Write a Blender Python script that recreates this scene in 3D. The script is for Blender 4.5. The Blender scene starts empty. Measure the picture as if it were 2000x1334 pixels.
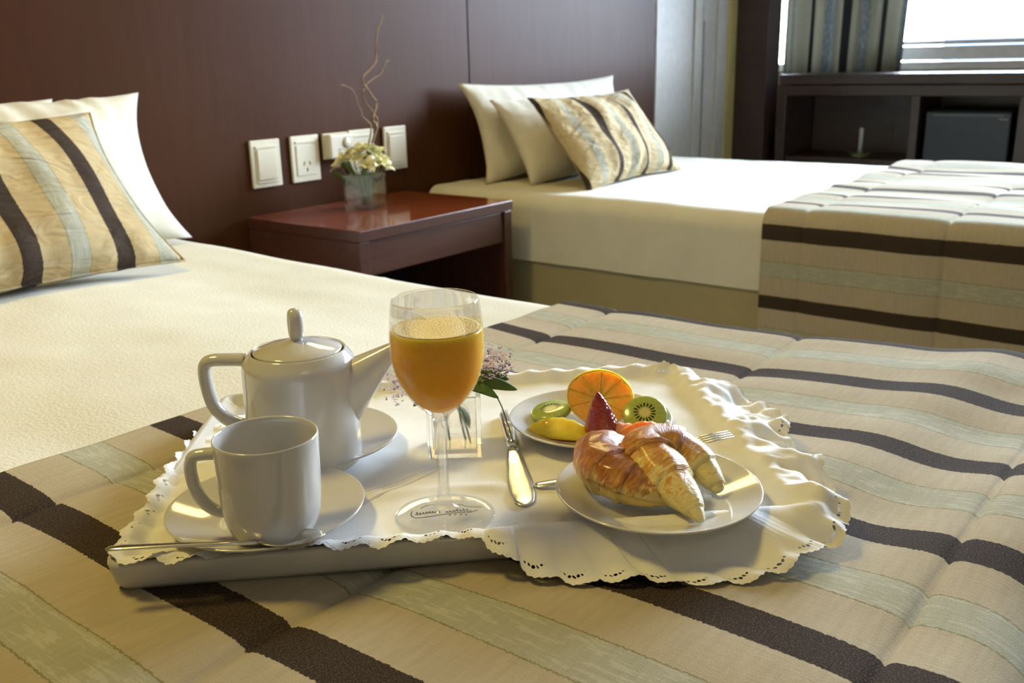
import bpy, bmesh, math, random
from mathutils import Vector, Matrix, noise
random.seed(7)
PI = math.pi
C = bpy.context.scene.collection

# ------------------------------------------------------------------ camera
cam_d = bpy.data.cameras.new('camera')
cam = bpy.data.objects.new('camera', cam_d); C.objects.link(cam)
cr = Vector((0.61125545, -0.79109768, -0.02304848))
cu = Vector((0.23973201, 0.15732176, 0.95800753))
cf = Vector((0.75425151, 0.59111279, -0.28581522))
cam.matrix_world = Matrix(((cr.x, cu.x, -cf.x, 0), (cr.y, cu.y, -cf.y, 0), (cr.z, cu.z, -cf.z, .30), (0, 0, 0, 1)))
cam_d.sensor_width = 36; cam_d.lens = 36 * 1852 / 2000
cam_d.clip_start = .02; cam_d.clip_end = 100
cam_d.dof.use_dof = True; cam_d.dof.focus_distance = .60; cam_d.dof.aperture_fstop = 16
bpy.context.scene.camera = cam

# ------------------------------------------------------------------ light
W = bpy.data.worlds.new('sky'); bpy.context.scene.world = W; W.use_nodes = True
bg = W.node_tree.nodes['Background']; bg.inputs[0].default_value = (.69, .83, 1.0, 1); bg.inputs[1].default_value = 68.0
vs = bpy.context.scene.view_settings
vs.view_transform = 'Standard'; vs.look = 'None'; vs.gamma = 1; vs.use_curve_mapping = False; vs.exposure = 0.0

def area(name, loc, target, sx, sy, power, col, portal=False):
    l = bpy.data.lights.new(name, 'AREA'); l.shape = 'RECTANGLE'; l.size = sx; l.size_y = sy
    l.energy = power; l.color = col
    o = bpy.data.objects.new(name, l); C.objects.link(o); o.location = loc
    o.rotation_euler = (Vector(target) - Vector(loc)).to_track_quat('-Z', 'Y').to_euler()
    if portal: l.cycles.is_portal = True
    return o
area('window_daylight', (4.64, .64, .95), (0, .64, .95), 2.8, 1.42, 10, (1, 1, 1), True)
area('ceiling_lamp', (.05, 1.20, 1.66), (.4, .7, 0), .35, .25, 17.5, (1, .76, .20))
area('headboard_lamp', (1.9, 1.55, 1.20), (.9, .8, 0), .55, .25, 6.5, (1, .77, .28))
area('front_fill', (-.3, -.9, 1.6), (.6, .8, 0), .5, .5, 1.0, (1, .90, .72))  # added frontal fill from the camera side, not a lamp of the room

# ------------------------------------------------------------------ helpers
def tag(o, label=None, cat=None, group=None, kind=None):
    if label: o['label'] = label
    if cat: o['category'] = cat
    if group: o['group'] = group
    if kind: o['kind'] = kind
    return o
def link(name, me, mat=None, parent=None, smooth=True):
    if mat and not me.materials: me.materials.append(mat)
    if smooth:
        me.polygons.foreach_set('use_smooth', [True] * len(me.polygons))
    o = bpy.data.objects.new(name, me); C.objects.link(o)
    if parent: o.parent = parent
    return o
def empty(name, loc=(0, 0, 0), rz=0):
    o = bpy.data.objects.new(name, None); C.objects.link(o); o.location = loc; o.rotation_euler = (0, 0, rz)
    o.empty_display_size = .02
    return o
def mesh(v, f, uv=None):
    me = bpy.data.meshes.new('m'); me.from_pydata(v, [], f); me.update()
    if uv:
        l = me.uv_layers.new(name='UVMap')
        for i, lp in enumerate(me.loops): l.data[i].uv = uv[lp.vertex_index]
    return me
def grid_faces(nu, nv, closeu=False, closev=False, off=0):
    F = []
    for i in range(nu if closeu else nu - 1):
        for j in range(nv if closev else nv - 1):
            a = i * nv + j; b = ((i + 1) % nu) * nv + j
            c = ((i + 1) % nu) * nv + (j + 1) % nv; d = i * nv + (j + 1) % nv
            F.append((off + a, off + b, off + c, off + d))
    return F
def box_bm(bm, x0, x1, y0, y1, z0, z1, bev=0.0, seg=2):
    vs_ = [bm.verts.new(p) for p in ((x0, y0, z0), (x1, y0, z0), (x1, y1, z0), (x0, y1, z0), (x0, y0, z1), (x1, y0, z1), (x1, y1, z1), (x0, y1, z1))]
    fs = [bm.faces.new([vs_[i] for i in q]) for q in ((3, 2, 1, 0), (4, 5, 6, 7), (0, 1, 5, 4), (1, 2, 6, 5), (2, 3, 7, 6), (3, 0, 4, 7))]
    if bev > 0:
        es = list({e for f in fs for e in f.edges})
        bmesh.ops.bevel(bm, geom=es, offset=bev, segments=seg, profile=.5, affect='EDGES')
def bm_mesh(bm):
    bmesh.ops.recalc_face_normals(bm, faces=bm.faces)
    me = bpy.data.meshes.new('m'); bm.to_mesh(me); bm.free(); return me
def box(name, x0, x1, y0, y1, z0, z1, mat, parent=None, bev=.002, seg=2):
    bm = bmesh.new(); box_bm(bm, x0, x1, y0, y1, z0, z1, bev, seg)
    return link(name, bm_mesh(bm), mat, parent, smooth=False)
def boxes(name, L, mat, parent=None, bev=.002):
    bm = bmesh.new()
    for b in L: box_bm(bm, *b, bev, 1)
    return link(name, bm_mesh(bm), mat, parent, smooth=False)
def lathe_data(prof, n=64, c=(0, 0, 0)):
    V = []; 
    for r, z in prof:
        for k in range(n):
            a = 2 * PI * k / n; V.append((c[0] + r * math.cos(a), c[1] + r * math.sin(a), c[2] + z))
    F = []
    for i in range(len(prof) - 1):
        for k in range(n):
            F.append((i * n + k, i * n + (k + 1) % n, (i + 1) * n + (k + 1) % n, (i + 1) * n + k))
    return V, F
def lathe(prof, n=64, cap=True):
    V, F = lathe_data(prof, n)
    if cap:
        if prof[0][0] > 1e-6: F.append(tuple(range(n))[::-1])
        if prof[-1][0] > 1e-6: F.append(tuple((len(prof) - 1) * n + k for k in range(n)))
    me = mesh(V, F)
    bm = bmesh.new(); bm.from_mesh(me); bmesh.ops.remove_doubles(bm, verts=bm.verts, dist=1e-6)
    bmesh.ops.recalc_face_normals(bm, faces=bm.faces); bm.to_mesh(me); bm.free()
    return me
def spline(P, n, closed=False):
    """Catmull-Rom through the points P (Vectors), n samples per span"""
    P = [Vector(p) for p in P]; out = []; m = len(P)
    for i in range(m if closed else m - 1):
        if closed: a, b, c, d = P[(i - 1) % m], P[i], P[(i + 1) % m], P[(i + 2) % m]
        else: a, b, c, d = P[max(i - 1, 0)], P[i], P[i + 1], P[min(i + 2, m - 1)]
        for k in range(n):
            t = k / n
            out.append(.5 * ((2 * b) + (c - a) * t + (2 * a - 5 * b + 4 * c - d) * t * t + (3 * b - a - 3 * c + d) * t ** 3))
    if not closed: out.append(P[-1].copy())
    return out
def tube_data(path, rad, n=10, flat=1.0, up=Vector((0, 0, 1)), cap=True, off=0):
    """rad: number or list; flat: scale of the section along `up`"""
    V = []; F = []; m = len(path)
    for i, p in enumerate(path):
        t = (path[min(i + 1, m - 1)] - path[max(i - 1, 0)]).normalized()
        s = t.cross(up)
        if s.length < 1e-4: s = t.cross(Vector((1, 0, 0)))
        s.normalize(); w = s.cross(t).normalized()
        r = rad[i] if isinstance(rad, (list, tuple)) else rad
        fl = flat[i] if isinstance(flat, (list, tuple)) else flat
        for k in range(n):
            a = 2 * PI * k / n
            V.append(tuple(p + s * (r * math.cos(a)) + w * (r * fl * math.sin(a))))
    for i in range(m - 1):
        for k in range(n):
            F.append((off + i * n + k, off + i * n + (k + 1) % n, off + (i + 1) * n + (k + 1) % n, off + (i + 1) * n + k))
    if cap:
        F.append(tuple(off + k for k in range(n))[::-1]); F.append(tuple(off + (m - 1) * n + k for k in range(n)))
    return V, F
def tube(name, path, rad, mat, parent=None, **k):
    V, F = tube_data([Vector(p) for p in path], rad, **k)
    return link(name, mesh(V, F), mat, parent)
def smooth(a, b, x):
    t = max(0., min(1., (x - a) / (b - a))); return t * t * (3 - 2 * t)
def nz(x, y, z=0): return noise.noise(Vector((x, y, z)))

# ------------------------------------------------------------------ materials
class NT:
    def __init__(s, name):
        s.m = bpy.data.materials.new(name); s.m.use_nodes = True; s.t = s.m.node_tree; s.n = s.t.nodes; s.b = s.n['Principled BSDF']; s.out = s.n['Material Output']
    def new(s, typ, **k):
        o = s.n.new(typ)
        for a, b in k.items():
            if a.startswith('i_'): o.inputs[int(a[2:]) if a[2:].isdigit() else a[2:].replace('_', ' ')].default_value = b
            else: setattr(o, a, b)
        return o
    def l(s, a, b): s.t.links.new(a, b); return b.node
    def math(s, op, a, b=None, c=None):
        o = s.n.new('ShaderNodeMath'); o.operation = op
        for i, v in enumerate((a, b, c)):
            if v is None: continue
            if isinstance(v, (int, float)): o.inputs[i].default_value = v
            else: s.t.links.new(v, o.inputs[i])
        return o.outputs[0]
    def set(s, **k):
        for a, v in k.items():
            i = s.b.inputs[a.replace('_', ' ')]
            if isinstance(v, tuple) and len(v) == 3 and len(i.default_value) == 4: v = v + (1,)
            if hasattr(v, 'is_output'): s.t.links.new(v, i)
            else: i.default_value = v
        return s
    def coord(s, kind='Object', scale=(1, 1, 1)):
        tc = s.n.new('ShaderNodeTexCoord'); mp = s.n.new('ShaderNodeMapping'); mp.inputs['Scale'].default_value = scale
        s.t.links.new(tc.outputs[kind], mp.inputs[0]); return mp.outputs[0]
    def noise(s, vec, scale, detail=3, rough=.5, dist=0):
        o = s.n.new('ShaderNodeTexNoise'); o.inputs['Scale'].default_value = scale; o.inputs['Detail'].default_value = detail
        o.inputs['Roughness'].default_value = rough; o.inputs['Distortion'].default_value = dist
        s.t.links.new(vec, o.inputs['Vector']); return o.outputs['Fac']
    def ramp(s, fac, stops, interp='LINEAR'):
        o = s.n.new('ShaderNodeValToRGB'); o.color_ramp.interpolation = interp
        el = o.color_ramp.elements
        while len(el) > 1: el.remove(el[-1])
        el[0].position = stops[0][0]; el[0].color = tuple(stops[0][1]) + (1,)
        for p, c in stops[1:]:
            e = el.new(p); e.color = tuple(c) + (1,)
        s.t.links.new(fac, o.inputs[0]); return o.outputs[0]
    def mix(s, fac, a, b, mode='MIX'):
        o = s.n.new('ShaderNodeMix'); o.data_type = 'RGBA'; o.blend_type = mode
        for idx, v in ((0, fac), (6, a), (7, b)):
            if isinstance(v, (int, float)): o.inputs[idx].default_value = v
            elif isinstance(v, tuple): o.inputs[idx].default_value = v + (1,)
            else: s.t.links.new(v, o.inputs[idx])
        return o.outputs[2]
    def bump(s, h, strength=.3, dist=.001):
        o = s.n.new('ShaderNodeBump'); o.inputs['Strength'].default_value = strength; o.inputs['Distance'].default_value = dist
        s.t.links.new(h, o.inputs['Height']); s.t.links.new(o.outputs[0], s.b.inputs['Normal']); return o
def plain(name, col, rough=.5, metal=0, spec=.5, coat=0, noise_amt=.06, nscale=30):
    t = NT(name); v = t.coord()
    f = t.noise(v, nscale, 3)
    d = tuple(c * (1 - noise_amt) for c in col); u = tuple(min(1, c * (1 + noise_amt)) for c in col)
    t.set(Base_Color=t.ramp(f, [(.3, d), (.7, u)]), Roughness=rough, Metallic=metal, Specular_IOR_Level=spec, Coat_Weight=coat)
    return t.m
def wood(name, dark, light, rough=.28, axis=2, coat=.3, spec=.5):
    t = NT(name); sc = [22, 22, 22]; sc[axis] = 1.6
    v = t.coord('Object', tuple(sc)); f = t.noise(v, 2.2, 6, .6, .6)
    sc2 = [3, 3, 3]; sc2[axis] = .7
    g = t.noise(t.coord('Object', tuple(sc2)), 1.2, 3)
    c1 = t.ramp(f, [(.25, dark), (.75, light)])
    c2 = t.mix(t.math('MULTIPLY', g, .35), c1, tuple(x * .6 for x in dark))
    t.set(Base_Color=c2, Roughness=rough, Coat_Weight=coat, Coat_Roughness=.08, Specular_IOR_Level=spec)
    t.bump(f, .04, .001)
    return t.m
M = {}
M['wood'] = wood('mahogany_panel', (.056, .020, .0075), (.074, .027, .010), .42, 2, 0, .09)
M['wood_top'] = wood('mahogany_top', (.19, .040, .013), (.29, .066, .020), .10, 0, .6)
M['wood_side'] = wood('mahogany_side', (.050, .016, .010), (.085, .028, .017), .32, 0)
M['wood_dark'] = wood('dark_desk_wood', (.028, .014, .013), (.050, .026, .023), .4, 1, .1)
M['porcelain'] = plain('porcelain', (.61, .595, .57), .10, 0, .6, .5, .01)
M['plastic'] = plain('switch_plastic', (.70, .66, .52), .35, 0, .5, 0, .01)
M['plastic_dark'] = plain('socket_dark', (.10, .09, .08), .5)
M['steel'] = plain('steel', (.86, .84, .78), .22, 1, .5, 0, .02)
M['tray'] = plain('tray_melamine', (.54, .53, .51), .30, 0, .5, .2, .05)
M['white_paint'] = plain('white_paint', (.52, .50, .46), .5)
M['yellow_paint'] = plain('yellow_paint', (.50, .42, .16), .6)
M['wall_paint'] = plain('wall_paint', (.26, .21, .14), .8)
M['ceiling_paint'] = plain('ceiling_paint', (.50, .47, .42), .85)
M['carpet'] = plain('carpet', (.16, .11, .07), .95, 0, .2, 0, .3, 200)
M['window_frame'] = plain('window_frame_white', (.80, .80, .80), .4)
M['fridge'] = plain('fridge_black', (.014, .019, .036), .4, 0, .5, 0, .1)
M['shade_black'] = plain('painted_shade', (.012, .009, .008), .8)  # near-black colour painted in where deep shade sits
M['candle'] = plain('candle_wax', (.55, .55, .60), .5)
M['juice'] = None

def cloth_mat(name, col, wave=900, bump=.25, rough=.85, tl=0.0):
    t = NT(name); v = t.coord(); f = t.noise(v, 260, 3, .6)
    g = t.noise(v, 18, 4)
    t.set(Base_Color=t.ramp(g, [(.3, tuple(c * .94 for c in col)), (.7, col)]), Roughness=rough, Specular_IOR_Level=.2, Sheen_Weight=.15)
    t.bump(f, bump, .0012)
    return t.m
M['sheet'] = cloth_mat('bed_sheet', (.69, .66, .55), bump=.55)
M['pillow'] = cloth_mat('pillow_cotton', (.66, .62, .51), bump=.08)
M['mattress'] = cloth_mat('mattress_tick', (.70, .66, .56))
M['valance'] = cloth_mat('bed_base_fabric', (.40, .34, .19), bump=.3)

def rumple(m, scale=16, strength=.7, dist=.012):
    '''soft cloth creases laid under the weave bump'''
    t = m.node_tree; b = t.nodes['Principled BSDF']; old = b.inputs['Normal'].links[0].from_node
    tc = t.nodes.new('ShaderNodeTexCoord'); n = t.nodes.new('ShaderNodeTexNoise'); n.inputs['Scale'].default_value = scale; n.inputs['Detail'].default_value = 2.5; n.inputs['Distortion'].default_value = 1.2
    mp = t.nodes.new('ShaderNodeMapping'); mp.inputs['Scale'].default_value = (.5, 1, 1.4); t.links.new(tc.outputs['Object'], mp.inputs[0]); t.links.new(mp.outputs[0], n.inputs['Vector'])
    bp = t.nodes.new('ShaderNodeBump'); bp.inputs['Strength'].default_value = strength; bp.inputs['Distance'].default_value = dist
    t.links.new(n.outputs['Fac'], bp.inputs['Height']); t.links.new(bp.outputs[0], old.inputs['Normal'])
def stripe_mat(name, P=.155, wd=.031, wt=.034, beige=(.47, .40, .29), dark=(.045, .030, .022), teal=(.42, .41, .32), curtain=False):
    """woven stripes: u (metres across) of the UV map picks the stripe, v runs along it"""
    t = NT(name)
    uvn = t.n.new('ShaderNodeUVMap'); uvn.uv_map = 'UVMap'
    sep = t.n.new('ShaderNodeSeparateXYZ'); t.l(uvn.outputs[0], sep.inputs[0])
    u, v = sep.outputs[0], sep.outputs[1]
    def vec(su, sv):
        mp = t.n.new('ShaderNodeMapping'); mp.inputs['Scale'].default_value = (su, sv, 1); t.l(uvn.outputs[0], mp.inputs[0]); return mp.outputs[0]
    edge = t.noise(vec(1, 1), 400, 2)
    uu = t.math('ADD', u, t.math('MULTIPLY', t.math('SUBTRACT', edge, .5), .0034))
    fr = t.math('FRACT', t.math('ADD', t.math('DIVIDE', uu, P), 100.5))      # 0.5 at a dark stripe
    a = wd / P / 2; b = wt / P / 2; e = .004
    edgec = (.27, .25, .14)
    st = [(0, teal), (b, edgec), (b + .008, beige), (.5 - a, dark), (.5 + a, beige), (1 - b - .008, edgec), (1 - b, teal)]
    col = t.ramp(fr, st, 'CONSTANT')
    # masks
    isd = t.math('LESS_THAN', t.math('ABSOLUTE', t.math('SUBTRACT', fr, .5)), a)
    tl = t.math('GREATER_THAN', t.math('ABSOLUTE', t.math('SUBTRACT', fr, .5)), .5 - b)
    streak = t.noise(vec(260, 36), 1, 4, .65, .3)
    streak2 = t.noise(vec(30, 220), 1, 3, .6)
    fine = t.noise(vec(1, 1), 900, 3, .7)
    col = t.mix(t.math('MULTIPLY', tl, t.math('MULTIPLY', t.math('GREATER_THAN', streak, .55), .55)), col, (.56, .54, .46))
    k = t.math('ADD', .80, t.math('MULTIPLY', streak2, .40))
    col = t.mix(1.0, col, t.ramp(streak2, [(.2, (.84, .84, .84)), (.8, (1, 1, 1))]), 'MULTIPLY')
    spk = t.math('MULTIPLY', isd, t.math('MULTIPLY', t.math('GREATER_THAN', fine, .54), .33))
    col = t.mix(spk, col, (.19, .16, .13))
    h = t.math('ADD', t.math('ADD', t.math('MULTIPLY', fine, .7), t.math('MULTIPLY', streak, .5)), t.math('MULTIPLY', isd, t.math('ADD', .6, fine)))
    t.set(Base_Color=col, Roughness=.95, Specular_IOR_Level=.06)
    t.bump(h, .45, .0012)
    return t.m
M['throw'] = stripe_mat('striped_throw_weave')
M['cushion'] = stripe_mat('striped_cushion_weave', beige=(.52, .40, .22), P=.150, wt=.030)
M['cushion_wide'] = stripe_mat('striped_cushion_wide_weave', beige=(.56, .45, .27), P=.165, wt=.026)
M['curtain'] = stripe_mat('striped_curtain_weave', P=.21, wd=.034, wt=.045, beige=(.36, .35, .29), dark=(.035, .04, .05), teal=(.20, .23, .25))

def add_transl(m, fac, col):
    t = m.node_tree; out = t.nodes['Material Output']; b = t.nodes['Principled BSDF']
    tr = t.nodes.new('ShaderNodeBsdfTranslucent'); mx = t.nodes.new('ShaderNodeMixShader'); mx.inputs[0].default_value = fac
    src = b.inputs['Base Color'].links[0].from_socket; t.links.new(src, tr.inputs[0])
    t.links.new(b.outputs[0], mx.inputs[1]); t.links.new(tr.outputs[0], mx.inputs[2]); t.links.new(mx.outputs[0], out.inputs[0])
add_transl(M['curtain'], .30, None)
rumple(M['cushion'], 20, .8, .016); rumple(M['cushion_wide'], 22, .9, .018); rumple(M['pillow'], 9, .6, .014); rumple(M['throw'], 7, .35, .010)
def glass(name, col=(1, 1, 1), rough=0.0, ior=1.5, clear=.65):
    t = NT(name); t.set(Base_Color=col, Roughness=rough, IOR=ior, Transmission_Weight=1.0)
    tr = t.n.new('ShaderNodeBsdfTransparent'); mx = t.n.new('ShaderNodeMixShader'); mx.inputs[0].default_value = clear
    t.l(t.b.outputs[0], mx.inputs[1]); t.l(tr.outputs[0], mx.inputs[2]); t.l(mx.outputs[0], t.out.inputs[0]); return t.m
M['glass'] = glass('clear_glass', (.98, .99, .98))
M['water'] = glass('water', (.97, .99, .97), 0, 1.33)
M['vase'] = glass('vase_glass', (1, 1, 1), 0, 1.5, .25)
t = NT('window_glass'); tr = t.n.new('ShaderNodeBsdfTransparent'); gl = t.n.new('ShaderNodeBsdfGlossy'); gl.inputs['Roughness'].default_value = .02
fr = t.n.new('ShaderNodeFresnel'); mx = t.n.new('ShaderNodeMixShader'); t.l(fr.outputs[0], mx.inputs[0]); t.l(tr.outputs[0], mx.inputs[1]); t.l(gl.outputs[0], mx.inputs[2]); t.l(mx.outputs[0], t.out.inputs[0])
M['pane'] = t.m
t = NT('orange_juice'); v = t.coord(); f = t.noise(v, 220, 4, .7)
t.set(Base_Color=t.ramp(f, [(.3, (1.0, .46, .02)), (.75, (1.0, .56, .05))]), Roughness=.25, Subsurface_Weight=.8, Subsurface_Scale=.02, Subsurface_Radius=(1, .55, .08), Specular_IOR_Level=.3)
M['juice'] = t.m
t = NT('juice_foam'); v = t.coord(); vo = t.n.new('ShaderNodeTexVoronoi'); vo.inputs['Scale'].default_value = 700; t.l(v, vo.inputs['Vector'])
t.set(Base_Color=t.ramp(vo.outputs['Distance'], [(.0, (.95, .62, .12)), (.6, (.98, .80, .40))]), Roughness=.2); t.bump(vo.outputs['Distance'], .8, .001)
M['foam'] = t.m

# ------------------------------------------------------------------ the room
FZ, CZ, WY, XW = -.56, 1.75, 1.90, 4.60
XL, YF = -1.6, -2.0
def struct(o): o['kind'] = 'structure'; return o
struct(box('floor', XL - .1, XW + .1, YF - .1, 2.2, FZ - .1, FZ, M['carpet'], bev=0))
struct(box('ceiling', XL - .1, XW + .1, YF - .1, 2.2, CZ, CZ + .1, M['ceiling_paint'], bev=0))
struct(box('wall_left', XL - .1, XL, YF - .1, 2.2, FZ, CZ, M['wall_paint'], bev=0))
struct(box('wall_front', XL, XW + .1, YF - .1, YF, FZ, CZ, M['wall_paint'], bev=0))
wb = struct(box('wall_back', XL, 4.20, WY + .03, WY + .15, FZ, CZ, M['wall_paint'], bev=0))
alc = box('alcove_wall', 4.20, XW + .1, 2.05, 2.15, FZ, CZ, plain('alcove_paint', (.55, .44, .36), .8), wb, bev=0)
for x0, x1 in ((XL + .01, .30), (.304, 2.247), (2.251, 3.362)):      # glossy mahogany headboard panels, hairline joints
    box('wood_panel', x0, x1, WY, WY + .03, FZ, CZ, M['wood'], wb, bev=.0012, seg=1)
# window wall with one long opening
WZ0, WZ1, WYA, WYB = .21, 1.60, -.75, 2.04
wr = struct(boxes('wall_right', [(XW, XW + .1, YF, 2.15, FZ, WZ0), (XW, XW + .1, YF, 2.15, WZ1, CZ), (XW, XW + .1, YF, WYA, WZ0, WZ1)], M['wall_paint'], bev=0))
win = struct(empty('window_1', (XW, 0, WZ0)))
fx0, fx1 = XW + .01, XW + .07
def wbx(n, a): 
    o = boxes(n, [(x0, x1, y0, y1, z0 - WZ0, z1 - WZ0) for x0, x1, y0, y1, z0, z1 in [tuple([q[0] - XW, q[1] - XW]) + tuple(q[2:]) for q in a]], M['window_frame'], win); return o
wbx('window_frame', [(fx0, fx1, WYA, WYB, WZ0, WZ0 + .035), (fx0, fx1, WYA, WYB, WZ1 - .04, WZ1), (fx0, fx1, WYA, WYA + .04, WZ0, WZ1), (fx0, fx1, WYB - .02, WYB, WZ0, WZ1)])
wbx('window_sash', [(fx0 + .015, fx1 - .01, WYA + .04, 1.50, WZ0 + .04, WZ0 + .10), (fx0 + .02, fx1 - .015, WYA + .04, 1.5, WZ0 + .105, WZ0 + .125), (fx0 + .015, fx1 - .01, 1.46, 1.54, WZ0 + .1, WZ1 - .04), (fx0 + .015, fx1 - .01, -.30, -.24, WZ0 + .1, WZ1 - .04)])
for y0, y1 in ((WYA + .04, -.30), (-.24, 1.46), (1.54, WYB - .02)):
    bm = bmesh.new(); box_bm(bm, .035, .040, y0, y1, .035, WZ1 - WZ0 - .04); link('window_pane', bm_mesh(bm), M['pane'], win, False)
# white wardrobe door leaf with its frame, beyond bed 2
d = struct(empty('door_1', (3.36, WY, FZ)))
def dbx(n, x0, x1, y0, y1, m=M['white_paint']): return box(n, x0 - 3.36, x1 - 3.36, y0, y1, 0, CZ - FZ, m, d, bev=.002)
dbx('door_leaf', 3.365, 3.665, -.004, .028); dbx('door_stile', 3.667, 3.735, -.012, .028)
dbx('gap_shade', 3.735, 3.765, .02, .029, M['shade_black'])  # black strip standing in for the shade inside the door gap
dbx('door_jamb', 3.765, 3.865, -.006, .028); dbx('door_moulding', 3.866, 3.905, -.016, .028); dbx('door_casing', 3.907, 3.975, -.006, .028)
box('door_latch', .372, .41, -.016, .02, .99, 1.07, M['white_paint'], d, bev=.002)
struct(box('trim_1', 3.975, 4.058, WY - .012, WY + .028, FZ, CZ, M['yellow_paint'], bev=.003))
struct(box('wall_pillar', 4.06, 4.20, 1.745, WY + .15, FZ, CZ, M['wood_dark'], bev=.002)).name = 'trim_2'

# a dark blue building across the street, seen as a blue strip through the window
bld = empty('building', (30, 4, -15.35))
box('wall', 0, 6, -30, 3.6, 0, 16.3, plain('far_building', (.02, .035, .075), .8), bld, bev=0)
box('roof_ledge', -.4, 6.2, -30.4, 4.0, 16.302, 16.36, plain('far_ledge', (.5, .5, .5), .8), bld, bev=0)
tag(bld, 'dark blue building far outside, a blue strip low in the window', 'building')

# ------------------------------------------------------------------ curtain
def curtain():
    N, Z = 200, 10; V = []; UV = []
    L = .70
    for i in range(N):
        s = i / (N - 1)
        for j in range(Z):
            zz = .12 + (1.58 - .12) * j / (Z - 1)
            k = 1 - .0 * j
            y = 1.845 - (.545 + .03 * (zz - .2)) * s
            x = 4.475 + .022 * math.sin(s * 2 * PI * 5.5 + .6) * (1 + .2 * math.sin(zz * 3)) + .008 * math.sin(s * 31 + zz * 2)
            V.append((x, y, zz)); UV.append((s * L + .05, zz))
    me = mesh(V, grid_faces(N, Z), UV)
    o = link('curtain', me, M['curtain']); md = o.modifiers.new('s', 'SOLIDIFY'); md.thickness = .003
    tag(o, 'striped grey curtain with dark bands gathered at the left of the window', 'curtain')
curtain()

# ------------------------------------------------------------------ desk with open bay and minibar
def desk():
    o = empty('desk', (4.08, 1.70, FZ)); 
    def b(n, x0, x1, y0, y1, z0, z1, m=M['wood_dark'], bev=.003): return box(n, x0 - 4.08, x1 - 4.08, y0 - 1.70, y1 - 1.70, z0 - FZ, z1 - FZ, m, o, bev)
    b('desk_top', 4.08, 4.43, -1.2, 1.69, .165, .207)
    b('front_rail', 4.094, 4.13, -1.18, 1.66, .118, .163)
    b('side_panel', 4.09, 4.43, 1.66, 1.70, FZ, .165)
    b('divider', 4.10, 4.43, 1.105, 1.14, FZ, .165)
    b('divider', 4.10, 4.43, .70, .745, FZ, .165)
    b('side_panel', 4.09, 4.43, -1.2, -1.16, FZ, .165)
    b('shelf', 4.11, 4.42, 1.142, 1.658, -.165, -.14)
    b('back_panel', 4.42, 4.435, .745, 1.66, FZ, .165)
    tag(o, 'dark wooden built-in desk under the window with an open bay', 'desk')
    f = empty('minibar_fridge', (4.13, 1.09, FZ + .003))
    def c(n, x0, x1, y0, y1, z0, z1, m=M['fridge'], bev=.006): return box(n, x0 - 4.13, x1 - 4.13, y0 - 1.09, y1 - 1.09, z0 - FZ - .003, z1 - FZ - .003, m, f, bev)
    c('body', 4.17, 4.40, .775, 1.085, FZ + .003, .062)
    dr = c('door', 4.135, 4.168, .772, 1.088, FZ + .03, .058)
    c('door_top_edge', 4.131, 4.1345, .80, 1.06, .040, .050, plain('fridge_trim', (.06, .075, .095), .3), .001)
    # small silvery badge with a script-like relief
    P = [Vector((0, -.004 * k, .0025 * math.sin(k * 2.4) * (1.3 if k in (0, 7) else .8))) for k in range(9)]
    P = [Vector((4.1325 - 4.13, .815 - 1.09, .028 - FZ)) + Vector((0, p.y + .0, p.z)) for p in spline(P, 4)]
    V, F = tube_data(P, .0011, 6); link('badge', mesh(V, F), plain('badge_silver', (.6, .58, .5), .3, .8), f)
    tag(f, 'black minibar fridge under the desk with a small silver badge', 'fridge')
    cb = empty('candle_holder', (4.20, 1.36, -.1395))
    link('base', lathe([(0, 0), (.035, 0), (.038, .004), (.030, .008), (.012, .012), (.010, .02), (0, .02)], 32), plain('holder_green', (.16, .17, .08), .5), cb)
    link('candle', lathe([(0, .02), (.0085, .02), (.0085, .118), (.006, .121), (0, .121)], 24), M['candle'], cb)
    for k in range(7):
        a = k * .9; p = [Vector((.03 * math.cos(a), .03 * math.sin(a), .006)), Vector((.042 * math.cos(a + .2), .042 * math.sin(a + .2), .014)), Vector((.052 * math.cos(a + .3), .052 * math.sin(a + .3), .010 + .006 * (k % 3)))]
        tube('leaf', spline(p, 3), [.002, .004, .006, .006, .005, .003, .001], plain('wreath_leaf', (.10, .14, .05), .6), cb, n=6, flat=.3)
    tag(cb, 'pale slim candle in a leafy ring holder on the desk shelf', 'candle')
desk()

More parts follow.
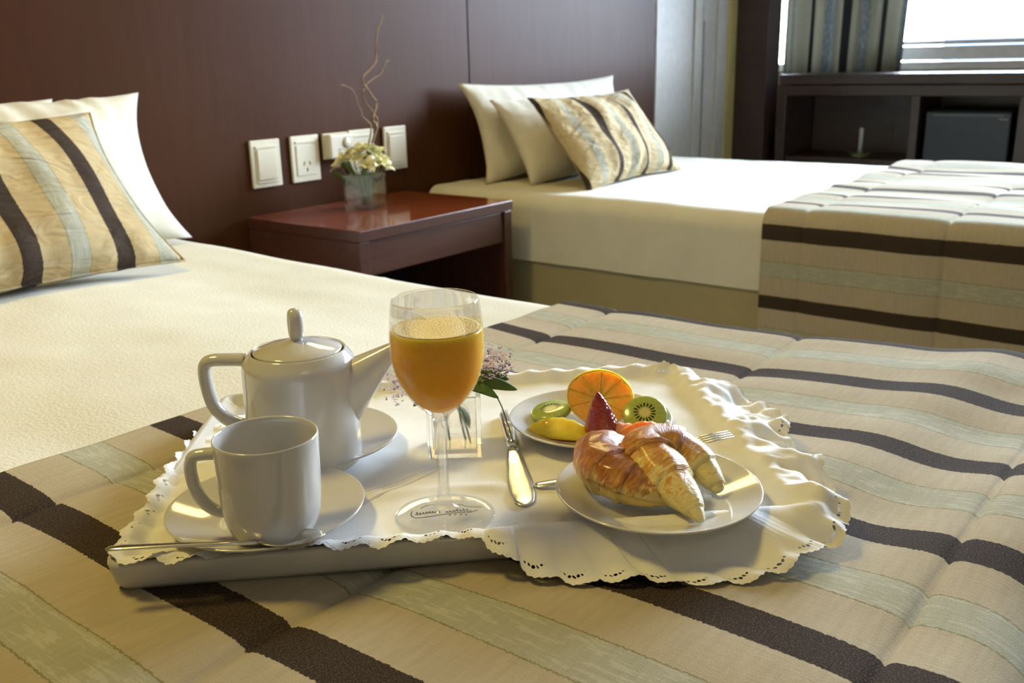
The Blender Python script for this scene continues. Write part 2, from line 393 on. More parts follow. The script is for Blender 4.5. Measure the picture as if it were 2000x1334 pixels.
# ------------------------------------------------------------------ beds
def wrap(s, a, b, r):
    if s > b - r:
        t = (s - (b - r)) / r
        if t < PI / 2: return b - r + r * math.sin(t), r * (1 - math.cos(t))
        return b, r + (t - PI / 2) * r
    if s < a + r:
        t = ((a + r) - s) / r
        if t < PI / 2: return a + r - r * math.sin(t), r * (1 - math.cos(t))
        return a, r + (t - PI / 2) * r
    return s, 0
def drape(x0, x1, y0, y1, zt, r, dropx, dropy, step, hf, uoff, puff=0, wx=0, yend=None, seams=(), xstep=None, capT=.012):
    """cloth over a mattress: x0..x1 wide, foot at y0, up to yend; hf(x,y) local height"""
    xs = xstep or step
    nx = int((x1 - x0 + 2 * dropx) / xs) + 1; ye = yend if yend is not None else y1
    ny = int((ye - y0 + dropy) / step) + 1
    V = []; UV = []
    for i in range(nx):
        sx = x0 - dropx + (x1 - x0 + 2 * dropx) * i / (nx - 1)
        px, dx = wrap(sx, x0, x1, r)
        for j in range(ny):
            sy = y0 - dropy + (ye - y0 + dropy) * j / (ny - 1)
            py, dy = wrap(sy, y0, 99, r)
            down = max(dx, dy) + .25 * min(dx, dy)
            k = max(0, 1 - down / .05)
            z = zt - down
            bul = 0
            if puff:
                g = 0
                for q in seams:
                    g = max(g, .45 * math.exp(-abs(sy - q) / .022) + .55 * math.exp(-abs(sy - q) / .0028))
                bul = -puff * g
            hh = hf(px, py) * (1 if down < .03 else max(0, 1 - (down - .03) / .06))
            z += hh + bul * k
            nx_ = 0; ny_ = 0
            if dx > 0 and sx > x0 + r: nx_ = 1
            elif dx > 0: nx_ = -1
            ox = nx_ * (bul + wx * nz(sy * 9, sx * 3, 3.3)) * min(1, dx / .04)
            if nx_ > 0: ox += 0
            oy = -(bul * 0 + wx * nz(sx * 9, sy * 3, 7)) * min(1, dy / .04) if dy > 0 else 0
            V.append((px + ox, py + oy, z)); UV.append((sx - uoff, sy))
    return mesh(V, grid_faces(nx, ny), UV)

TA = Vector((.254, .503)); TU = Vector((.701, -.713)); TV = Vector((.713, .701)); TL, TW = .425, .285
def w2t(x, y):
    d = Vector((x, y)) - TA; return d.dot(TU), d.dot(TV)
def t2w(u, v, z=0): p = TA + TU * u + TV * v; return Vector((p.x, p.y, z))
def tray_sd(u, v):
    dx = max(-u, u - TL); dy = max(-.012 - v, v - TW)
    if dx > 0 and dy > 0: return math.hypot(dx, dy)
    return max(dx, dy)
def h1(x, y):
    u, v = w2t(x, y); free = smooth(0.0, .06, tray_sd(u, v))
    h = -.023 * smooth(.58, .8, x) * smooth(.02, .5, y)
    h += .005 * nz(x * 5, y * 6, .5) + .0025 * nz(x * 14 + 3, y * 5, 2)
    h += .006 * smooth(.45, .62, x) * smooth(.30, .12, y) * math.sin(y * 42 + x * 6)
    return (h - .002) * free - .0035 * (1 - free)
def h1s(x, y):
    h = -.020 * smooth(.60, .9, x) * smooth(2.2, .9, y)
    h += .004 * nz(x * 4, y * 4, 9) + .0015 * nz(x * 15, y * 9, 4)
    h += .0022 * math.exp(-abs(y - 1.02 - .05 * x) / .006)
    return h - .010 - .022 * smooth(.722, .690, y)
BX0, BX1, BY0 = -.45, 1.085, .035
bed1 = empty('bed', (.32, 1.0, FZ))
def pb(o, n, x0, x1, y0, y1, z0, z1, m, bev=.03, seg=4):
    L = o.location; q = box(n, x0 - L.x, x1 - L.x, y0 - L.y, y1 - L.y, z0 - L.z, z1 - L.z, m, o, bev, seg); return q
pb(bed1, 'mattress', BX0 + .02, BX1 - .02, BY0 + .02, 1.885, -.25, -.055, M['mattress'], .04)
pb(bed1, 'bed_base', BX0 + .03, BX1 - .03, BY0 + .03, 1.885, FZ, -.252, M['valance'], .01)
tag(bed1, 'nearest bed, its mattress and base under the white sheet and tray', 'bed')
s1 = link('bed_sheet', drape(BX0, BX1 - .008, .55, 1.89, 0, .05, .24, 0, .012, h1s, 0), M['sheet'])
tag(s1, 'cream white textured sheet on the nearest bed, behind the teapot', 'bedsheet')
th = drape(BX0 - .012, BX1 + .006, BY0, 9, .004, .05, .52, .45, .003, h1, .273, puff=.0078, wx=.012, yend=.728, seams=(.650, .388, .110), xstep=.008)
t1 = link('bed_throw', th, M['throw']); md = t1.modifiers.new('s', 'SOLIDIFY'); md.thickness = .012; md.offset = -1
tag(t1, 'quilted striped throw across the nearest bed, lying under the breakfast tray', 'bed throw')

B2X0, B2X1, B2Z = 2.03, 3.12, -.045
bed2 = empty('bed', (2.57, 1.0, FZ))
pb(bed2, 'mattress', B2X0 + .015, B2X1 - .015, .06, 1.885, -.222, -.075, M['mattress'], .035)
pb(bed2, 'bed_base', B2X0 + .012, B2X1 - .012, .06, 1.885, FZ, -.224, M['valance'], .008)
tag(bed2, 'second bed by the window, beyond the nightstand', 'bed')
def h2(x, y): return -.02 * smooth(.85, .82, y) + .006 * nz(x * 4, y * 4, 21) + .002 * nz(x * 13, y * 10, 5) - .004
def h2t(x, y):
    e = .010 * smooth(2.95, 3.08, x)
    return .006 * nz(x * 5, y * 3, 31) + .0045 * math.sin(x * 26 + 1.5 * math.sin(y * 7)) * smooth(2.1, 2.3, x) + .010 + e
s2 = link('bed_sheet', drape(B2X0, B2X1, -.30, 1.89, B2Z, .042, .165, 0, .012, h2, 0, wx=.006), M['sheet'])
tag(s2, 'smooth white sheet tucked around the second bed by the window', 'bedsheet')
th2 = drape(B2X0 - .014, B2X1 + .014, .04, 9, B2Z + .002, .045, .35, .35, .004, h2t, 1.985, puff=.0078, wx=.006, yend=.858, seams=(.765, .47, .18), xstep=.008)
t2 = link('bed_throw', th2, M['throw']); md = t2.modifiers.new('s', 'SOLIDIFY'); md.thickness = .012; md.offset = -1
tag(t2, 'striped quilted throw hanging over the side of the second bed', 'bed throw')

# ------------------------------------------------------------------ pillows and cushions
def pillow(name, w, h, T, mat, seed, loc, az, tilt, label, cat, group=None, uoff=0, point=.03, roll=0, wr=.006, piping=None, shear=0):
    """w x h pillow standing on its long edge: local x = width, z = height, y = thickness"""
    n, m = 60, 44; V = []; UV = []; F = []
    for side in (1, -1):
        for i in range(n):
            a = -1 + 2 * i / (n - 1)
            for j in range(m):
                b = -1 + 2 * j / (m - 1)
                ea = 1 - abs(a) ** 2.6; eb = 1 - abs(b) ** 2.6
                t = (max(ea, 0) * max(eb, 0)) ** .55
                X = a * (w / 2) * (1 - .06 * (1 - abs(b) ** 2)) * (1 + point * (abs(a * b)) ** 3)
                Z = b * (h / 2) * (1 - .07 * (1 - abs(a) ** 2)) * (1 + point * (abs(a * b)) ** 3)
                Y = side * T / 2 * t; X += shear * (b + 1) / 2 * h
                e = t
                wv = wr * (nz(X * 9 + seed, Z * 9, seed) + .7 * nz(X * 22, Z * 8 + seed, seed * 2)) * (.3 + e)
                # creases running in from the corners and edges
                wv += wr * .9 * math.sin((X * 70 + seed) + 5 * nz(X * 8, Z * 8, seed)) * (abs(b) ** 3) * (1 - abs(a) ** 8) * e
                Y += wv * min(1, t * 4)
                belly = .10 * T * (1 - b) * (1 - abs(a) ** 3)
                Y += side * belly * t
                V.append((X, -Y, Z + h / 2)); UV.append((X - uoff, Z))
    F = grid_faces(n, m) + [f[::-1] for f in grid_faces(n, m, off=n * m)]
    me = mesh(V, F, UV)
    bm = bmesh.new(); bm.from_mesh(me); bmesh.ops.remove_doubles(bm, verts=bm.verts, dist=2e-5); bmesh.ops.recalc_face_normals(bm, faces=bm.faces); bm.to_mesh(me); bm.free()
    o = link(name, me, mat)
    o.matrix_world = Matrix.Translation(loc) @ Matrix.Rotation(az, 4, 'Z') @ Matrix.Rotation(-tilt, 4, 'X') @ Matrix.Rotation(roll, 4, 'Y')
    if piping:
        P = []
        for i in range(161):
            a = 2 * PI * i / 160
            c_, s_ = math.cos(a), math.sin(a)
            q = max(abs(c_), abs(s_)); A, B = c_ / q, s_ / q
            X = A * (w / 2) * (1 - .06 * (1 - abs(B) ** 2)) * (1 + point * abs(A * B) ** 3); Z = B * (h / 2) * (1 - .07 * (1 - abs(A) ** 2)) * (1 + point * abs(A * B) ** 3)
            P.append(Vector((X * 1.003, .0, Z * 1.003 + h / 2)))
        V, F = tube_data(P, .0022, 6, up=Vector((0, 1, 0)), cap=False); UV2 = [(v[0] - uoff + .0, v[2]) for v in V]
        pp = link('piping', mesh(V, F, UV2), piping, o)
    tag(o, label, cat, group); return o
D = math.radians
pillow('pillow', .66, .255, .11, M['pillow'], 3, (.60, 1.765, -.002), 0, D(16), 'white pillow at the far left, mostly behind the striped cushion', 'pillow', uoff=0)
pillow('pillow', .68, .325, .13, M['pillow'], 8, (.675, 1.57, -.004), D(2), D(40), 'white pillow with a raised pointed corner on the nearest bed', 'pillow', point=.06, shear=.22, wr=.009)
pillow('cushion', .57, .305, .10, M['cushion'], 5, (.585, 1.355, -.002), D(3), D(42), 'striped beige, brown and teal cushion on the nearest bed', 'cushion', uoff=.19, piping=M['cushion'], wr=.009)
pillow('pillow', .80, .285, .11, M['pillow'], 13, (2.55, 1.755, B2Z + .003), D(0), D(18), 'white pillow against the headboard of the second bed', 'pillow', point=.05)
pillow('pillow', .68, .27, .12, M['pillow'], 17, (2.52, 1.61, B2Z), D(-2), D(32), 'plump white pillow between headboard pillow and striped cushion', 'pillow')
pillow('cushion', .56, .30, .11, M['cushion_wide'], 23, (2.44, 1.43, B2Z), D(3), D(38), 'striped cushion propped on the second bed by the window', 'cushion', uoff=.045, piping=M['cushion_wide'], wr=.011)

# ------------------------------------------------------------------ nightstand
ns = empty('nightstand', (1.67, 1.70, FZ))
def nb(n, x0, x1, y0, y1, z0, z1, m, bev=.0015, par=None): return box(n, x0 - 1.67, x1 - 1.67, y0 - 1.70, y1 - 1.70, z0 - FZ, z1 - FZ, m, par or ns, bev)
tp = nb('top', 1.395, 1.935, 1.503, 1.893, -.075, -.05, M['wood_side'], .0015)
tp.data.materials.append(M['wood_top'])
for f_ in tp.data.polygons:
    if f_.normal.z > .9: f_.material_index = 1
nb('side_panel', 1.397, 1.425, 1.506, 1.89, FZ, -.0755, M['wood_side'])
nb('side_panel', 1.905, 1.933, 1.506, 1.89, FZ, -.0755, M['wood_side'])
nb('drawer_front', 1.4265, 1.9035, 1.512, 1.53, -.155, -.078, M['wood_side'])
nb('drawer_box', 1.44, 1.89, 1.531, 1.87, -.15, -.08, M['wood_side'])
nb('back_panel', 1.426, 1.904, 1.875, 1.888, FZ + .05, -.078, M['shade_black'])  # panel coloured near black, shade of the open bay painted in
nb('shelf', 1.426, 1.904, 1.53, 1.87, -.45, -.43, M['wood_side'])
tag(ns, 'glossy mahogany nightstand with one drawer between the two beds', 'nightstand')


# ------------------------------------------------------------------ wall plates
def plate(x0, x1, z0, z1, kind, label, grp='wall plates above the nightstand', dep=.007):
    o = empty('wall_socket' if kind != 'switch' else 'light_switch', ((x0 + x1) / 2, WY - .0005, z0)); w = x1 - x0; h = z1 - z0
    box('cover_plate', -w / 2, w / 2, -dep, 0, 0, h, M['plastic'], o, bev=.002)
    if kind == 'switch':
        box('bezel', -w * .36, w * .36, -dep - .0035, -dep + .001, h * .82, h * .88, M['plastic'], o, bev=.001); box('bezel', -w * .36, w * .36, -dep - .0035, -dep + .001, h * .10, h * .14, M['plastic'], o, bev=.001)
        box('rocker', -w * .33, w * .33, -dep - .005, -dep + .001, h * .16, h * .80, M['plastic'], o, bev=.002)
    elif kind == 'socket':
        box('bezel', -w * .36, w * .36, -dep - .003, -dep + .001, h * .84, h * .89, M['plastic'], o, bev=.001)
        box('socket_insert', -w * .35, w * .35, -dep - .0022, -dep + .001, h * .14, h * .80, M['plastic'], o, bev=.001)
        for dx, dz, a in ((-.009, .40, .35), (.009, .40, -.35), (0, .26, 0)):
            bm = bmesh.new(); box_bm(bm, -.0012, .0012, -.0006, .0006, -.0045, .0045)
            s = link('contact_slot', bm_mesh(bm), M['plastic_dark'], o, False); s.location = (dx, -dep - .0026, h * dz); s.rotation_euler = (0, a, 0)
    elif kind == 'box':
        box('box_body', -w * .49, w * .49, -.032, -dep + .001, h * .03, h * .97, M['plastic'], o, bev=.005, seg=3)
        dial = link('dial', lathe([(0, 0), (.012, 0), (.0125, .002), (.010, .004), (0, .0045)], 28), M['plastic'], o)
        dial.rotation_euler = (PI / 2, 0, 0); dial.location = (w * .18, -.0318, h * .62)
        rg = link('dial_ring', lathe([(.0135, 0), (.0145, 0), (.0145, .0012), (.0135, .0012)], 28, cap=False), plain('ring_grey', (.3, .28, .24), .5), o); rg.rotation_euler = (PI / 2, 0, 0); rg.location = (w * .18, -.0318, h * .62)
        box('slot', -w * .16, -w * .10, -.0326, -.0315, h * .18, h * .42, plain('slot_grey', (.35, .33, .28), .5), o, bev=.0005)
    tag(o, label, 'switch' if kind == 'switch' else 'socket')
    return o
plate(1.427, 1.514, .014, .127, 'switch', 'white wall switch with a single large rocker, nearest the left bed')
plate(1.549, 1.638, .014, .128, 'socket', 'white wall plate with a three-slot power outlet')
plate(1.654, 1.738, .062, .127, 'box', 'small boxy socket standing out from the wall, with a round dial')
plate(1.743, 1.832, .013, .129, 'socket', 'white wall plate hidden behind the flowers')
plate(1.872, 1.957, .012, .129, 'switch', 'white wall plate to the right of the flowers')

# ------------------------------------------------------------------ vase with white flowers and twigs on the nightstand
VC = Vector((1.652, 1.748, -.0495))
def square_vase(name, loc, rz, s, h, wall, base, label):
    o = empty(name, loc, rz)
    bm = bmesh.new(); box_bm(bm, -s / 2, s / 2, -s / 2, s / 2, 0, h, .0015, 2)
    # hollow: inner shell reversed, joined at the rim
    q = s / 2 - wall
    iv = [bm.verts.new(p) for p in ((-q, -q, base), (q, -q, base), (q, q, base), (-q, q, base), (-q, -q, h), (q, -q, h), (q, q, h), (-q, q, h))]
    bm.free()
    bm = bmesh.new(); a = s / 2
    ov = [bm.verts.new(p) for p in ((-a, -a, 0), (a, -a, 0), (a, a, 0), (-a, a, 0), (-a, -a, h), (a, -a, h), (a, a, h), (-a, a, h))]
    iv = [bm.verts.new(p) for p in ((-q, -q, base), (q, -q, base), (q, q, base), (-q, q, base), (-q, -q, h), (q, -q, h), (q, q, h), (-q, q, h))]
    bm.faces.new([ov[i] for i in (3, 2, 1, 0)]); bm.faces.new([iv[i] for i in (0, 1, 2, 3)])
    for k in range(4):
        l = (k + 1) % 4
        bm.faces.new((ov[k], ov[l], ov[l + 4], ov[k + 4])); bm.faces.new((iv[l], iv[k], iv[k + 4], iv[l + 4]))
        bm.faces.new((ov[k + 4], ov[l + 4], iv[l + 4], iv[k + 4]))
    bmesh.ops.bevel(bm, geom=[e for e in bm.edges], offset=.0007, segments=2, affect='EDGES', profile=.5)
    link('vase_glass', bm_mesh(bm), M['vase'], o, False)
    bm = bmesh.new(); box_bm(bm, -q + .0003, q - .0003, -q + .0003, q - .0003, base + .0003, base + (h - base) * .42)
    link('water', bm_mesh(bm), M['water'], o, False)
    tag(o, label, 'vase'); return o
square_vase('glass_vase', VC, D(20), .078, .084, .004, .010, 'square clear glass vase on the nightstand holding white flowers')
def petal_data(L, w, lift, curl, az, base=Vector((0, 0, 0)), off=0):
    V = []; n = 6
    ca, sa = math.cos(az), math.sin(az)
    for i in range(n):
        t = i / (n - 1); ww = w * math.sin(PI * min(1, t * .86 + .10)) ** .8
        r = L * t * math.cos(lift) ; z = L * t * math.sin(lift) - curl * t * t * L
        for j in (-1, 0, 1):
            y = j * ww / 2; zz = z + (abs(j) * .18 * ww)
            V.append((base.x + r * ca - y * sa, base.y + r * sa + y * ca, base.z + zz))
    return V, [(off + i * 3 + j, off + (i + 1) * 3 + j, off + (i + 1) * 3 + j + 1, off + i * 3 + j + 1) for i in range(n - 1) for j in range(2)]
M['petal'] = plain('white_petal', (.90, .88, .58), .6, 0, .3, 0, .12, 90)
M['leaf'] = plain('green_leaf', (.09, .16, .03), .5, 0, .4, 0, .3, 60)
M['stem'] = plain('green_stem', (.16, .22, .06), .6)
M['twig'] = plain('dry_twig', (.24, .15, .07), .7, 0, .3, 0, .2, 80)
pet_mesh = []
for k in range(3):
    V, F = petal_data(.035 + .002 * k, .015, D(38 + 8 * k), .35, 0); me = mesh(V, F); pet_mesh.append(me)
st_c = Vector((.0, .0, .012))
fl = [(-.034, .012, .100, -.75, .1), (-.026, -.014, .106, -.5, -.35), (-.006, .008, .120, -.1, .15), (-.006, -.022, .106, 0, -.55), (.014, .012, .118, .2, .3), (.024, -.010, .110, .55, -.25), (.034, .014, .100, .8, .3), (-.046, -.004, .090, -1.0, -.1), (.040, -.004, .088, .95, -.3), (.010, -.030, .092, .2, -.9), (-.022, .0, .122, -.35, .0), (.012, -.006, .128, .1, -.1), (-.004, -.010, .124, -.1, -.5), (.026, .004, .122, .4, .1), (-.036, -.012, .104, -.7, -.5), (.030, -.020, .098, .6, -.6)]
for i, (dx, dy, z, tx, ty) in enumerate(fl):
    # camera-right direction is roughly (.61,-.79): spread the bunch that way
    dx *= 1.25; z += .012; px = dx * .61 + dy * .79; py = -dx * .79 + dy * .61
    o = empty('white_flower', VC + Vector((px, py, z)))
    ax = Vector((tx * .61 + ty * .79, -tx * .79 + ty * .61, 1.1)).normalized()
    o.rotation_euler = ax.to_track_quat('Z', 'Y').to_euler(); o.rotation_euler.rotate_axis('Z', i * 1.3)
    for k in range(6):
        p = bpy.data.objects.new('petal', pet_mesh[(k + i) % 3]); C.objects.link(p); p.parent = o; p.rotation_euler = (0, 0, k * PI / 3 + random.uniform(-.1, .1))
        if not p.data.materials: p.data.materials.append(M['petal'])
    for k in range(5):
        a = k * 1.26; 
    V = []; F = []
    for k in range(5):
        a = k * 1.26 + .3; d_, f_ = tube_data([Vector((0, 0, 0)), Vector((.006 * math.cos(a), .006 * math.sin(a), .012)), Vector((.010 * math.cos(a), .010 * math.sin(a), .016))], .0007, 5, off=len(V)); V += d_; F += f_
    link('stamens', mesh(V, F), plain('stamen', (.45, .38, .08), .6) if i == 0 else bpy.data.materials['stamen'], o)
    q = o.matrix_basis.inverted()
    base = VC + Vector((px * .12, py * .12, .014)); mid = VC + Vector((px * .5, py * .5, z * .55)); top = VC + Vector((px, py, z))
    inv = (Matrix.Translation(o.location) @ o.rotation_euler.to_matrix().to_4x4()).inverted()
    tube('stem', [inv @ p for p in spline([base, mid, top], 5)], .0013, M['stem'], o, n=6)
    where = ['at the left of', 'front left of', 'rear centre of', 'front centre of', 'rear right of', 'front right of', 'at the right of', 'hanging out at the far left of', 'low at the far right of', 'lowest, over the vase rim in front of', 'upper left of', 'highest in', 'upper centre front of', 'upper right of', 'left side, facing front, of', 'right side, facing front, of'][i]
    tag(o, 'white alstroemeria-like bloom ' + where + ' the nightstand bouquet', 'flower', 'white flowers in the nightstand vase')
for i, (dx, dy, z, sx, lab) in enumerate([(-.062, -.004, .082, -1, 'narrow green leaf tip sticking out low at the left of the white bouquet'), (-.040, .0, .104, -1, 'small green leaf beside the white flowers, pointing left'), (.0, -.012, .080, 0, 'dark green leaf in the gap between the white flowers'), (.004, .012, .118, .1, 'dark green leaf rising at the twigs behind the white flowers')]):
    px = dx * .61 + dy * .79; py = -dx * .79 + dy * .61
    b0 = VC + Vector((px * .25, py * .25, z * .55)); b1 = VC + Vector((px, py, z)); b2 = b1 + Vector((sx * .61 * .022, -sx * .79 * .022, .004 + (0 if sx in (-1,) else .012)))
    o = tube('leaf', spline([b0, b1, b2], 6), [.0012 + .0065 * math.sin(PI * min(1, k / 12)) ** .7 for k in range(13)], M['leaf'], n=8, flat=.15, up=Vector((.5, .5, .7)))
    tag(o, lab, 'leaf')
TY = 1.745
def tw(pts, r0, lab):
    s = TY / 1.66; P = [Vector((x * s, TY + dy, .30 + (z - .30) * s)) for x, z, dy in pts]
    P = [VC + Vector((0, 0, .014))] + [VC + Vector((.0, .004, .075))] + P
    sp = spline(P, 8); n = len(sp)
    sp = [p + Vector((.0012 * math.sin(i * .9), 0, .0008 * math.cos(i * 1.1))) for i, p in enumerate(sp)]
    o = tube('curly_twig', sp, [r0 * (1 - .6 * i / n) for i in range(n)], M['twig'], n=7); tag(o, lab, 'twig')
tw([(1.616, .150, 0), (1.606, .169, 0), (1.622, .205, 0), (1.612, .222, 0), (1.584, .255, 0), (1.590, .272, 0), (1.628, .300, 0), (1.634, .350, 0), (1.658, .402, 0)], .0038, 'tallest curly twig, rising from the white flowers up the wood panel')
tw([(1.627, .150, .01), (1.627, .175, .01), (1.600, .205, .01), (1.590, .232, .01), (1.612, .256, .01), (1.650, .272, .01), (1.664, .290, .01), (1.680, .304, .01)], .0032, 'shorter curly twig crossing the tallest one and bending right')
tw([(1.590, .150, -.01), (1.570, .175, -.01), (1.556, .205, -.01), (1.540, .240, -.01), (1.506, .253, -.01)], .0028, 'thin twig leaning left above the wall plates')

# ------------------------------------------------------------------ tray
def tray():
    # rounded rectangle rings, profile from underside centre to inner floor
    def ring(ins, z, rc):
        P = []; a0, a1, b0, b1 = ins - .006, TL - ins, ins - .014, TW - ins; r = max(.002, rc - ins)
        for cx, cy, s in ((a1 - r, b1 - r, 0), (a0 + r, b1 - r, 1), (a0 + r, b0 + r, 2), (a1 - r, b0 + r, 3)):
            for k in range(9):
                a = s * PI / 2 + k / 8 * PI / 2; uu_ = cx + r * math.cos(a); vv_ = cy + r * math.sin(a); P.append(t2w(uu_ + .020 * vv_ / TW * (1 - uu_ / TL), vv_, z))
        return P
    prof = [(.012, .0005), (.006, .0010), (.003, .005), (.0, .0180), (.0006, .0205), (.003, .0212), (.006, .0200), (.012, .0150), (.018, .0135), (.03, .0132)]
    V = []
    for i, z in prof: V += [tuple(p) for p in ring(i, z, .014)]
    n = 36; F = grid_faces(len(prof), n, closev=True)
    F.append(tuple(range(n))); F.append(tuple((len(prof) - 1) * n + k for k in range(n))[::-1])
    me = mesh(V, F); bm = bmesh.new(); bm.from_mesh(me); bmesh.ops.recalc_face_normals(bm, faces=bm.faces); bm.to_mesh(me); bm.free()
    o = link('tray', me, M['tray']); tag(o, 'grey rectangular breakfast tray on the striped throw', 'tray')
tray()
CT = .0168          # top of the cloth on the tray floor
# ------------------------------------------------------------------ lace cloth
def lace_mat():
    t = NT('lace_cloth'); uvn = t.n.new('ShaderNodeUVMap'); uvn.uv_map = 'UVMap'
    sep = t.n.new('ShaderNodeSeparateXYZ'); t.l(uvn.outputs[0], sep.inputs[0]); s, dd = sep.outputs[0], sep.outputs[1]
    P = .0245
    a = t.math('MULTIPLY', t.math('SUBTRACT', t.math('FRACT', t.math('DIVIDE', s, P)), .5), P)
    # arc of eyelets bulging with the scallop
    q = t.math('SUBTRACT', .0195, dd)         # distance from arc centre, inward
    r = t.math('SQRT', t.math('ADD', t.math('MULTIPLY', a, a), t.math('MULTIPLY', q, q)))
    ang = t.math('ARCTAN2', a, q); st = .215
    fa = t.math('MULTIPLY', t.math('SUBTRACT', t.math('FRACT', t.math('ADD', t.math('DIVIDE', ang, st), .5)), .5), st)
    dr = t.math('SUBTRACT', r, .0128); da = t.math('MULTIPLY', fa, .0128)
    ds = t.math('SQRT', t.math('ADD', t.math('MULTIPLY', dr, dr), t.math('MULTIPLY', da, da)))
    big = t.math('SUBTRACT', .00115, t.math('MULTIPLY', t.math('ABSOLUTE', ang), .0010))
    hole = t.math('MULTIPLY', t.math('LESS_THAN', ds, big), t.math('LESS_THAN', t.math('ABSOLUTE', ang), .62))
    rim = t.math('LESS_THAN', ds, .0021)
    v = t.coord(); f = t.noise(v, 900, 2); g = t.noise(v, 40, 3)
    edge = t.math('LESS_THAN', dd, .003)
    t.set(Base_Color=t.ramp(g, [(.3, (.76, .75, .72)), (.7, (.82, .81, .78))]), Roughness=.8, Specular_IOR_Level=.2, Sheen_Weight=.2)
    t.bump(t.math('ADD', t.math('ADD', t.math('MULTIPLY', rim, .5), t.math('MULTIPLY', edge, t.math('MULTIPLY', f, 2))), t.math('MULTIPLY', f, .3)), .5, .0008)
    t.set(Alpha=t.math('SUBTRACT', 1, hole))
    return t.m
M['lace'] = lace_mat()
def lace():
    ctl = [(.002, -.010), (.000, .028), (.004, .060), (.003, .100), (.008, .150), (.014, .205), (.05, .245), (.10, .272), (.17, .285), (.253, .287), (.32, .290), (.382, .286), (.430, .268), (.462, .232), (.482, .190), (.474, .150), (.463, .110), (.462, .070), (.460, .030), (.452, -.005), (.436, -.034), (.408, -.050), (.385, -.060), (.345, -.062), (.305, -.056), (.268, -.048), (.240, -.036), (.222, -.024), (.206, -.013), (.17, -.016), (.12, -.014), (.07, -.013), (.03, -.015)]
    B = spline([Vector((u, v, 0)) for u, v in ctl], 40, closed=True); 
    # arc length resample
    L = [0]
    for i in range(len(B)): L.append(L[-1] + (B[(i + 1) % len(B)] - B[i]).length)
    tot = L[-1]; N = 960; Q = []; j = 0
    for k in range(N):
        s = tot * k / N
        while L[j + 1] < s: j += 1
        f = (s - L[j]) / (L[j + 1] - L[j]); Q.append(B[j % len(B)].lerp(B[(j + 1) % len(B)], f))
    nsc = round(tot / .0245); P = tot / nsc
    cen = Vector((.225, .125, 0)); R = 70
    V = []; UV = []
    for k in range(N):
        s = tot * k / N; q = Q[k]; tg = (Q[(k + 1) % N] - Q[k - 1]).normalized(); nrm = Vector((tg.y, -tg.x, 0))
        if nrm.dot(q - cen) < 0: nrm = -nrm
        ph = (s / P) % 1
        sc = .0048 * abs(math.sin(PI * ph)) ** .7 + .0006 * math.sin(s / .0007)
        e = q + nrm * sc
        for i in range(R):
            t = 1 - (1 - i / (R - 1)) ** 1.6 * 1.0
            p = cen.lerp(e, t); u, v = p.x, p.y
            sd = tray_sd(u, v)
            d = (e - cen).length * (1 - t)
            w = t2w(u, v)
            if sd < 0: z = CT - .0006 + .0078 * smooth(-.012, -.002, sd)
            else:
                base = .0065 + .5 * 0
                z = base + (CT + .0072 - base) * (1 - smooth(.0, .040, sd))
            # soft folds
            quiet = 0
            for cx, cy, rr in PLACED:
                quiet = max(quiet, 1 - smooth(rr, rr + .018, math.hypot(w.x - cx, w.y - cy)))
            fold = .0016 * max(0, nz(u * 22, v * 22, 3) + .15) + .0022 * math.exp(-((v - .045 - .02 * math.sin(u * 9)) / .008) ** 2) * smooth(.10, .16, u) * smooth(.30, .22, u)
            z += fold * (1 - quiet) * smooth(.0, .02, -sd + .015)
            outer = smooth(.035, .0, d)
            if u > .38 or v < -.012:
                k2 = smooth(-.02, .03, sd)
                rf = max(0, math.sin(s / .0125 + 1.5 * math.sin(s * 20))) * (.35 + .65 * smooth(.34, .44, u))
                z += k2 * (.0110 * rf * smooth(.07, .01, d) + .006 * max(0, nz(u * 40, v * 40, 8)))
                z += smooth(.40, .44, u) * (.0035 * nz(u * 95, v * 95, 6) + .004 * max(0, nz(u * 60 + 3, v * 45, 2)))
                z += .010 * smooth(.41, .47, u) * (1 - smooth(.02, .2, abs(v - .02))) * (.5 + .5 * nz(u * 30, v * 30, 1))
            z += .0012 * outer * math.sin(2 * PI * s / P)
            z = max(z, .004)
            if sd < 0: z = max(z, CT - .0007)
            V.append((w.x, w.y, z)); UV.append((s / P * .0245, d))
    me = mesh(V, grid_faces(N, R, closeu=True), UV)
    o = link('tray_cloth', me, M['lace']); tag(o, 'white eyelet lace cloth with scalloped edge spread over the tray', 'cloth')
SA1 = (.434, .533); SA2 = (.337, .467); P1 = (.583, .381); P2 = (.503, .276); GL = (.409, .379)
PLACED = [(SA1[0], SA1[1], .04), (SA2[0], SA2[1], .04), (P1[0], P1[1], .045), (P2[0], P2[1], .045), (GL[0], GL[1], .035), (.497, .447, .028)]
lace()

# ------------------------------------------------------------------ crockery
def dish(name, c, R, label, cat, grp=None, well=.62, h=.0145, z=CT):
    prof = [(0, .0018), (R * .45, .0018), (R * .47, 0), (R * .52, 0), (R * .54, .0025), (R * .72, .0055), (R * .97, h - .0025), (R, h - .0008), (R * .998, h), (R * .985, h + .0003), (R * .95, h - .0008), (R * .74, .0085), (R * well, .0055), (R * .50, .0046), (0, .0044)]
    P = []
    for i in range(len(prof) - 1):
        P.append(prof[i])
    P.append(prof[-1])
    o = link(name, lathe(P, 96), M['porcelain']); o.location = (c[0], c[1], z); md = o.modifiers.new('sub', 'SUBSURF'); md.levels = 1; md.render_levels = 1
    tag(o, label, cat, grp); return o
dish('saucer', SA1, .0635, 'white porcelain saucer under the teapot', 'saucer')
dish('saucer', SA2, .0625, 'white porcelain saucer under the coffee cup', 'saucer', well=.55)
dish('plate', P1, .0635, 'white plate of sliced fruit at the back of the tray', 'plate')
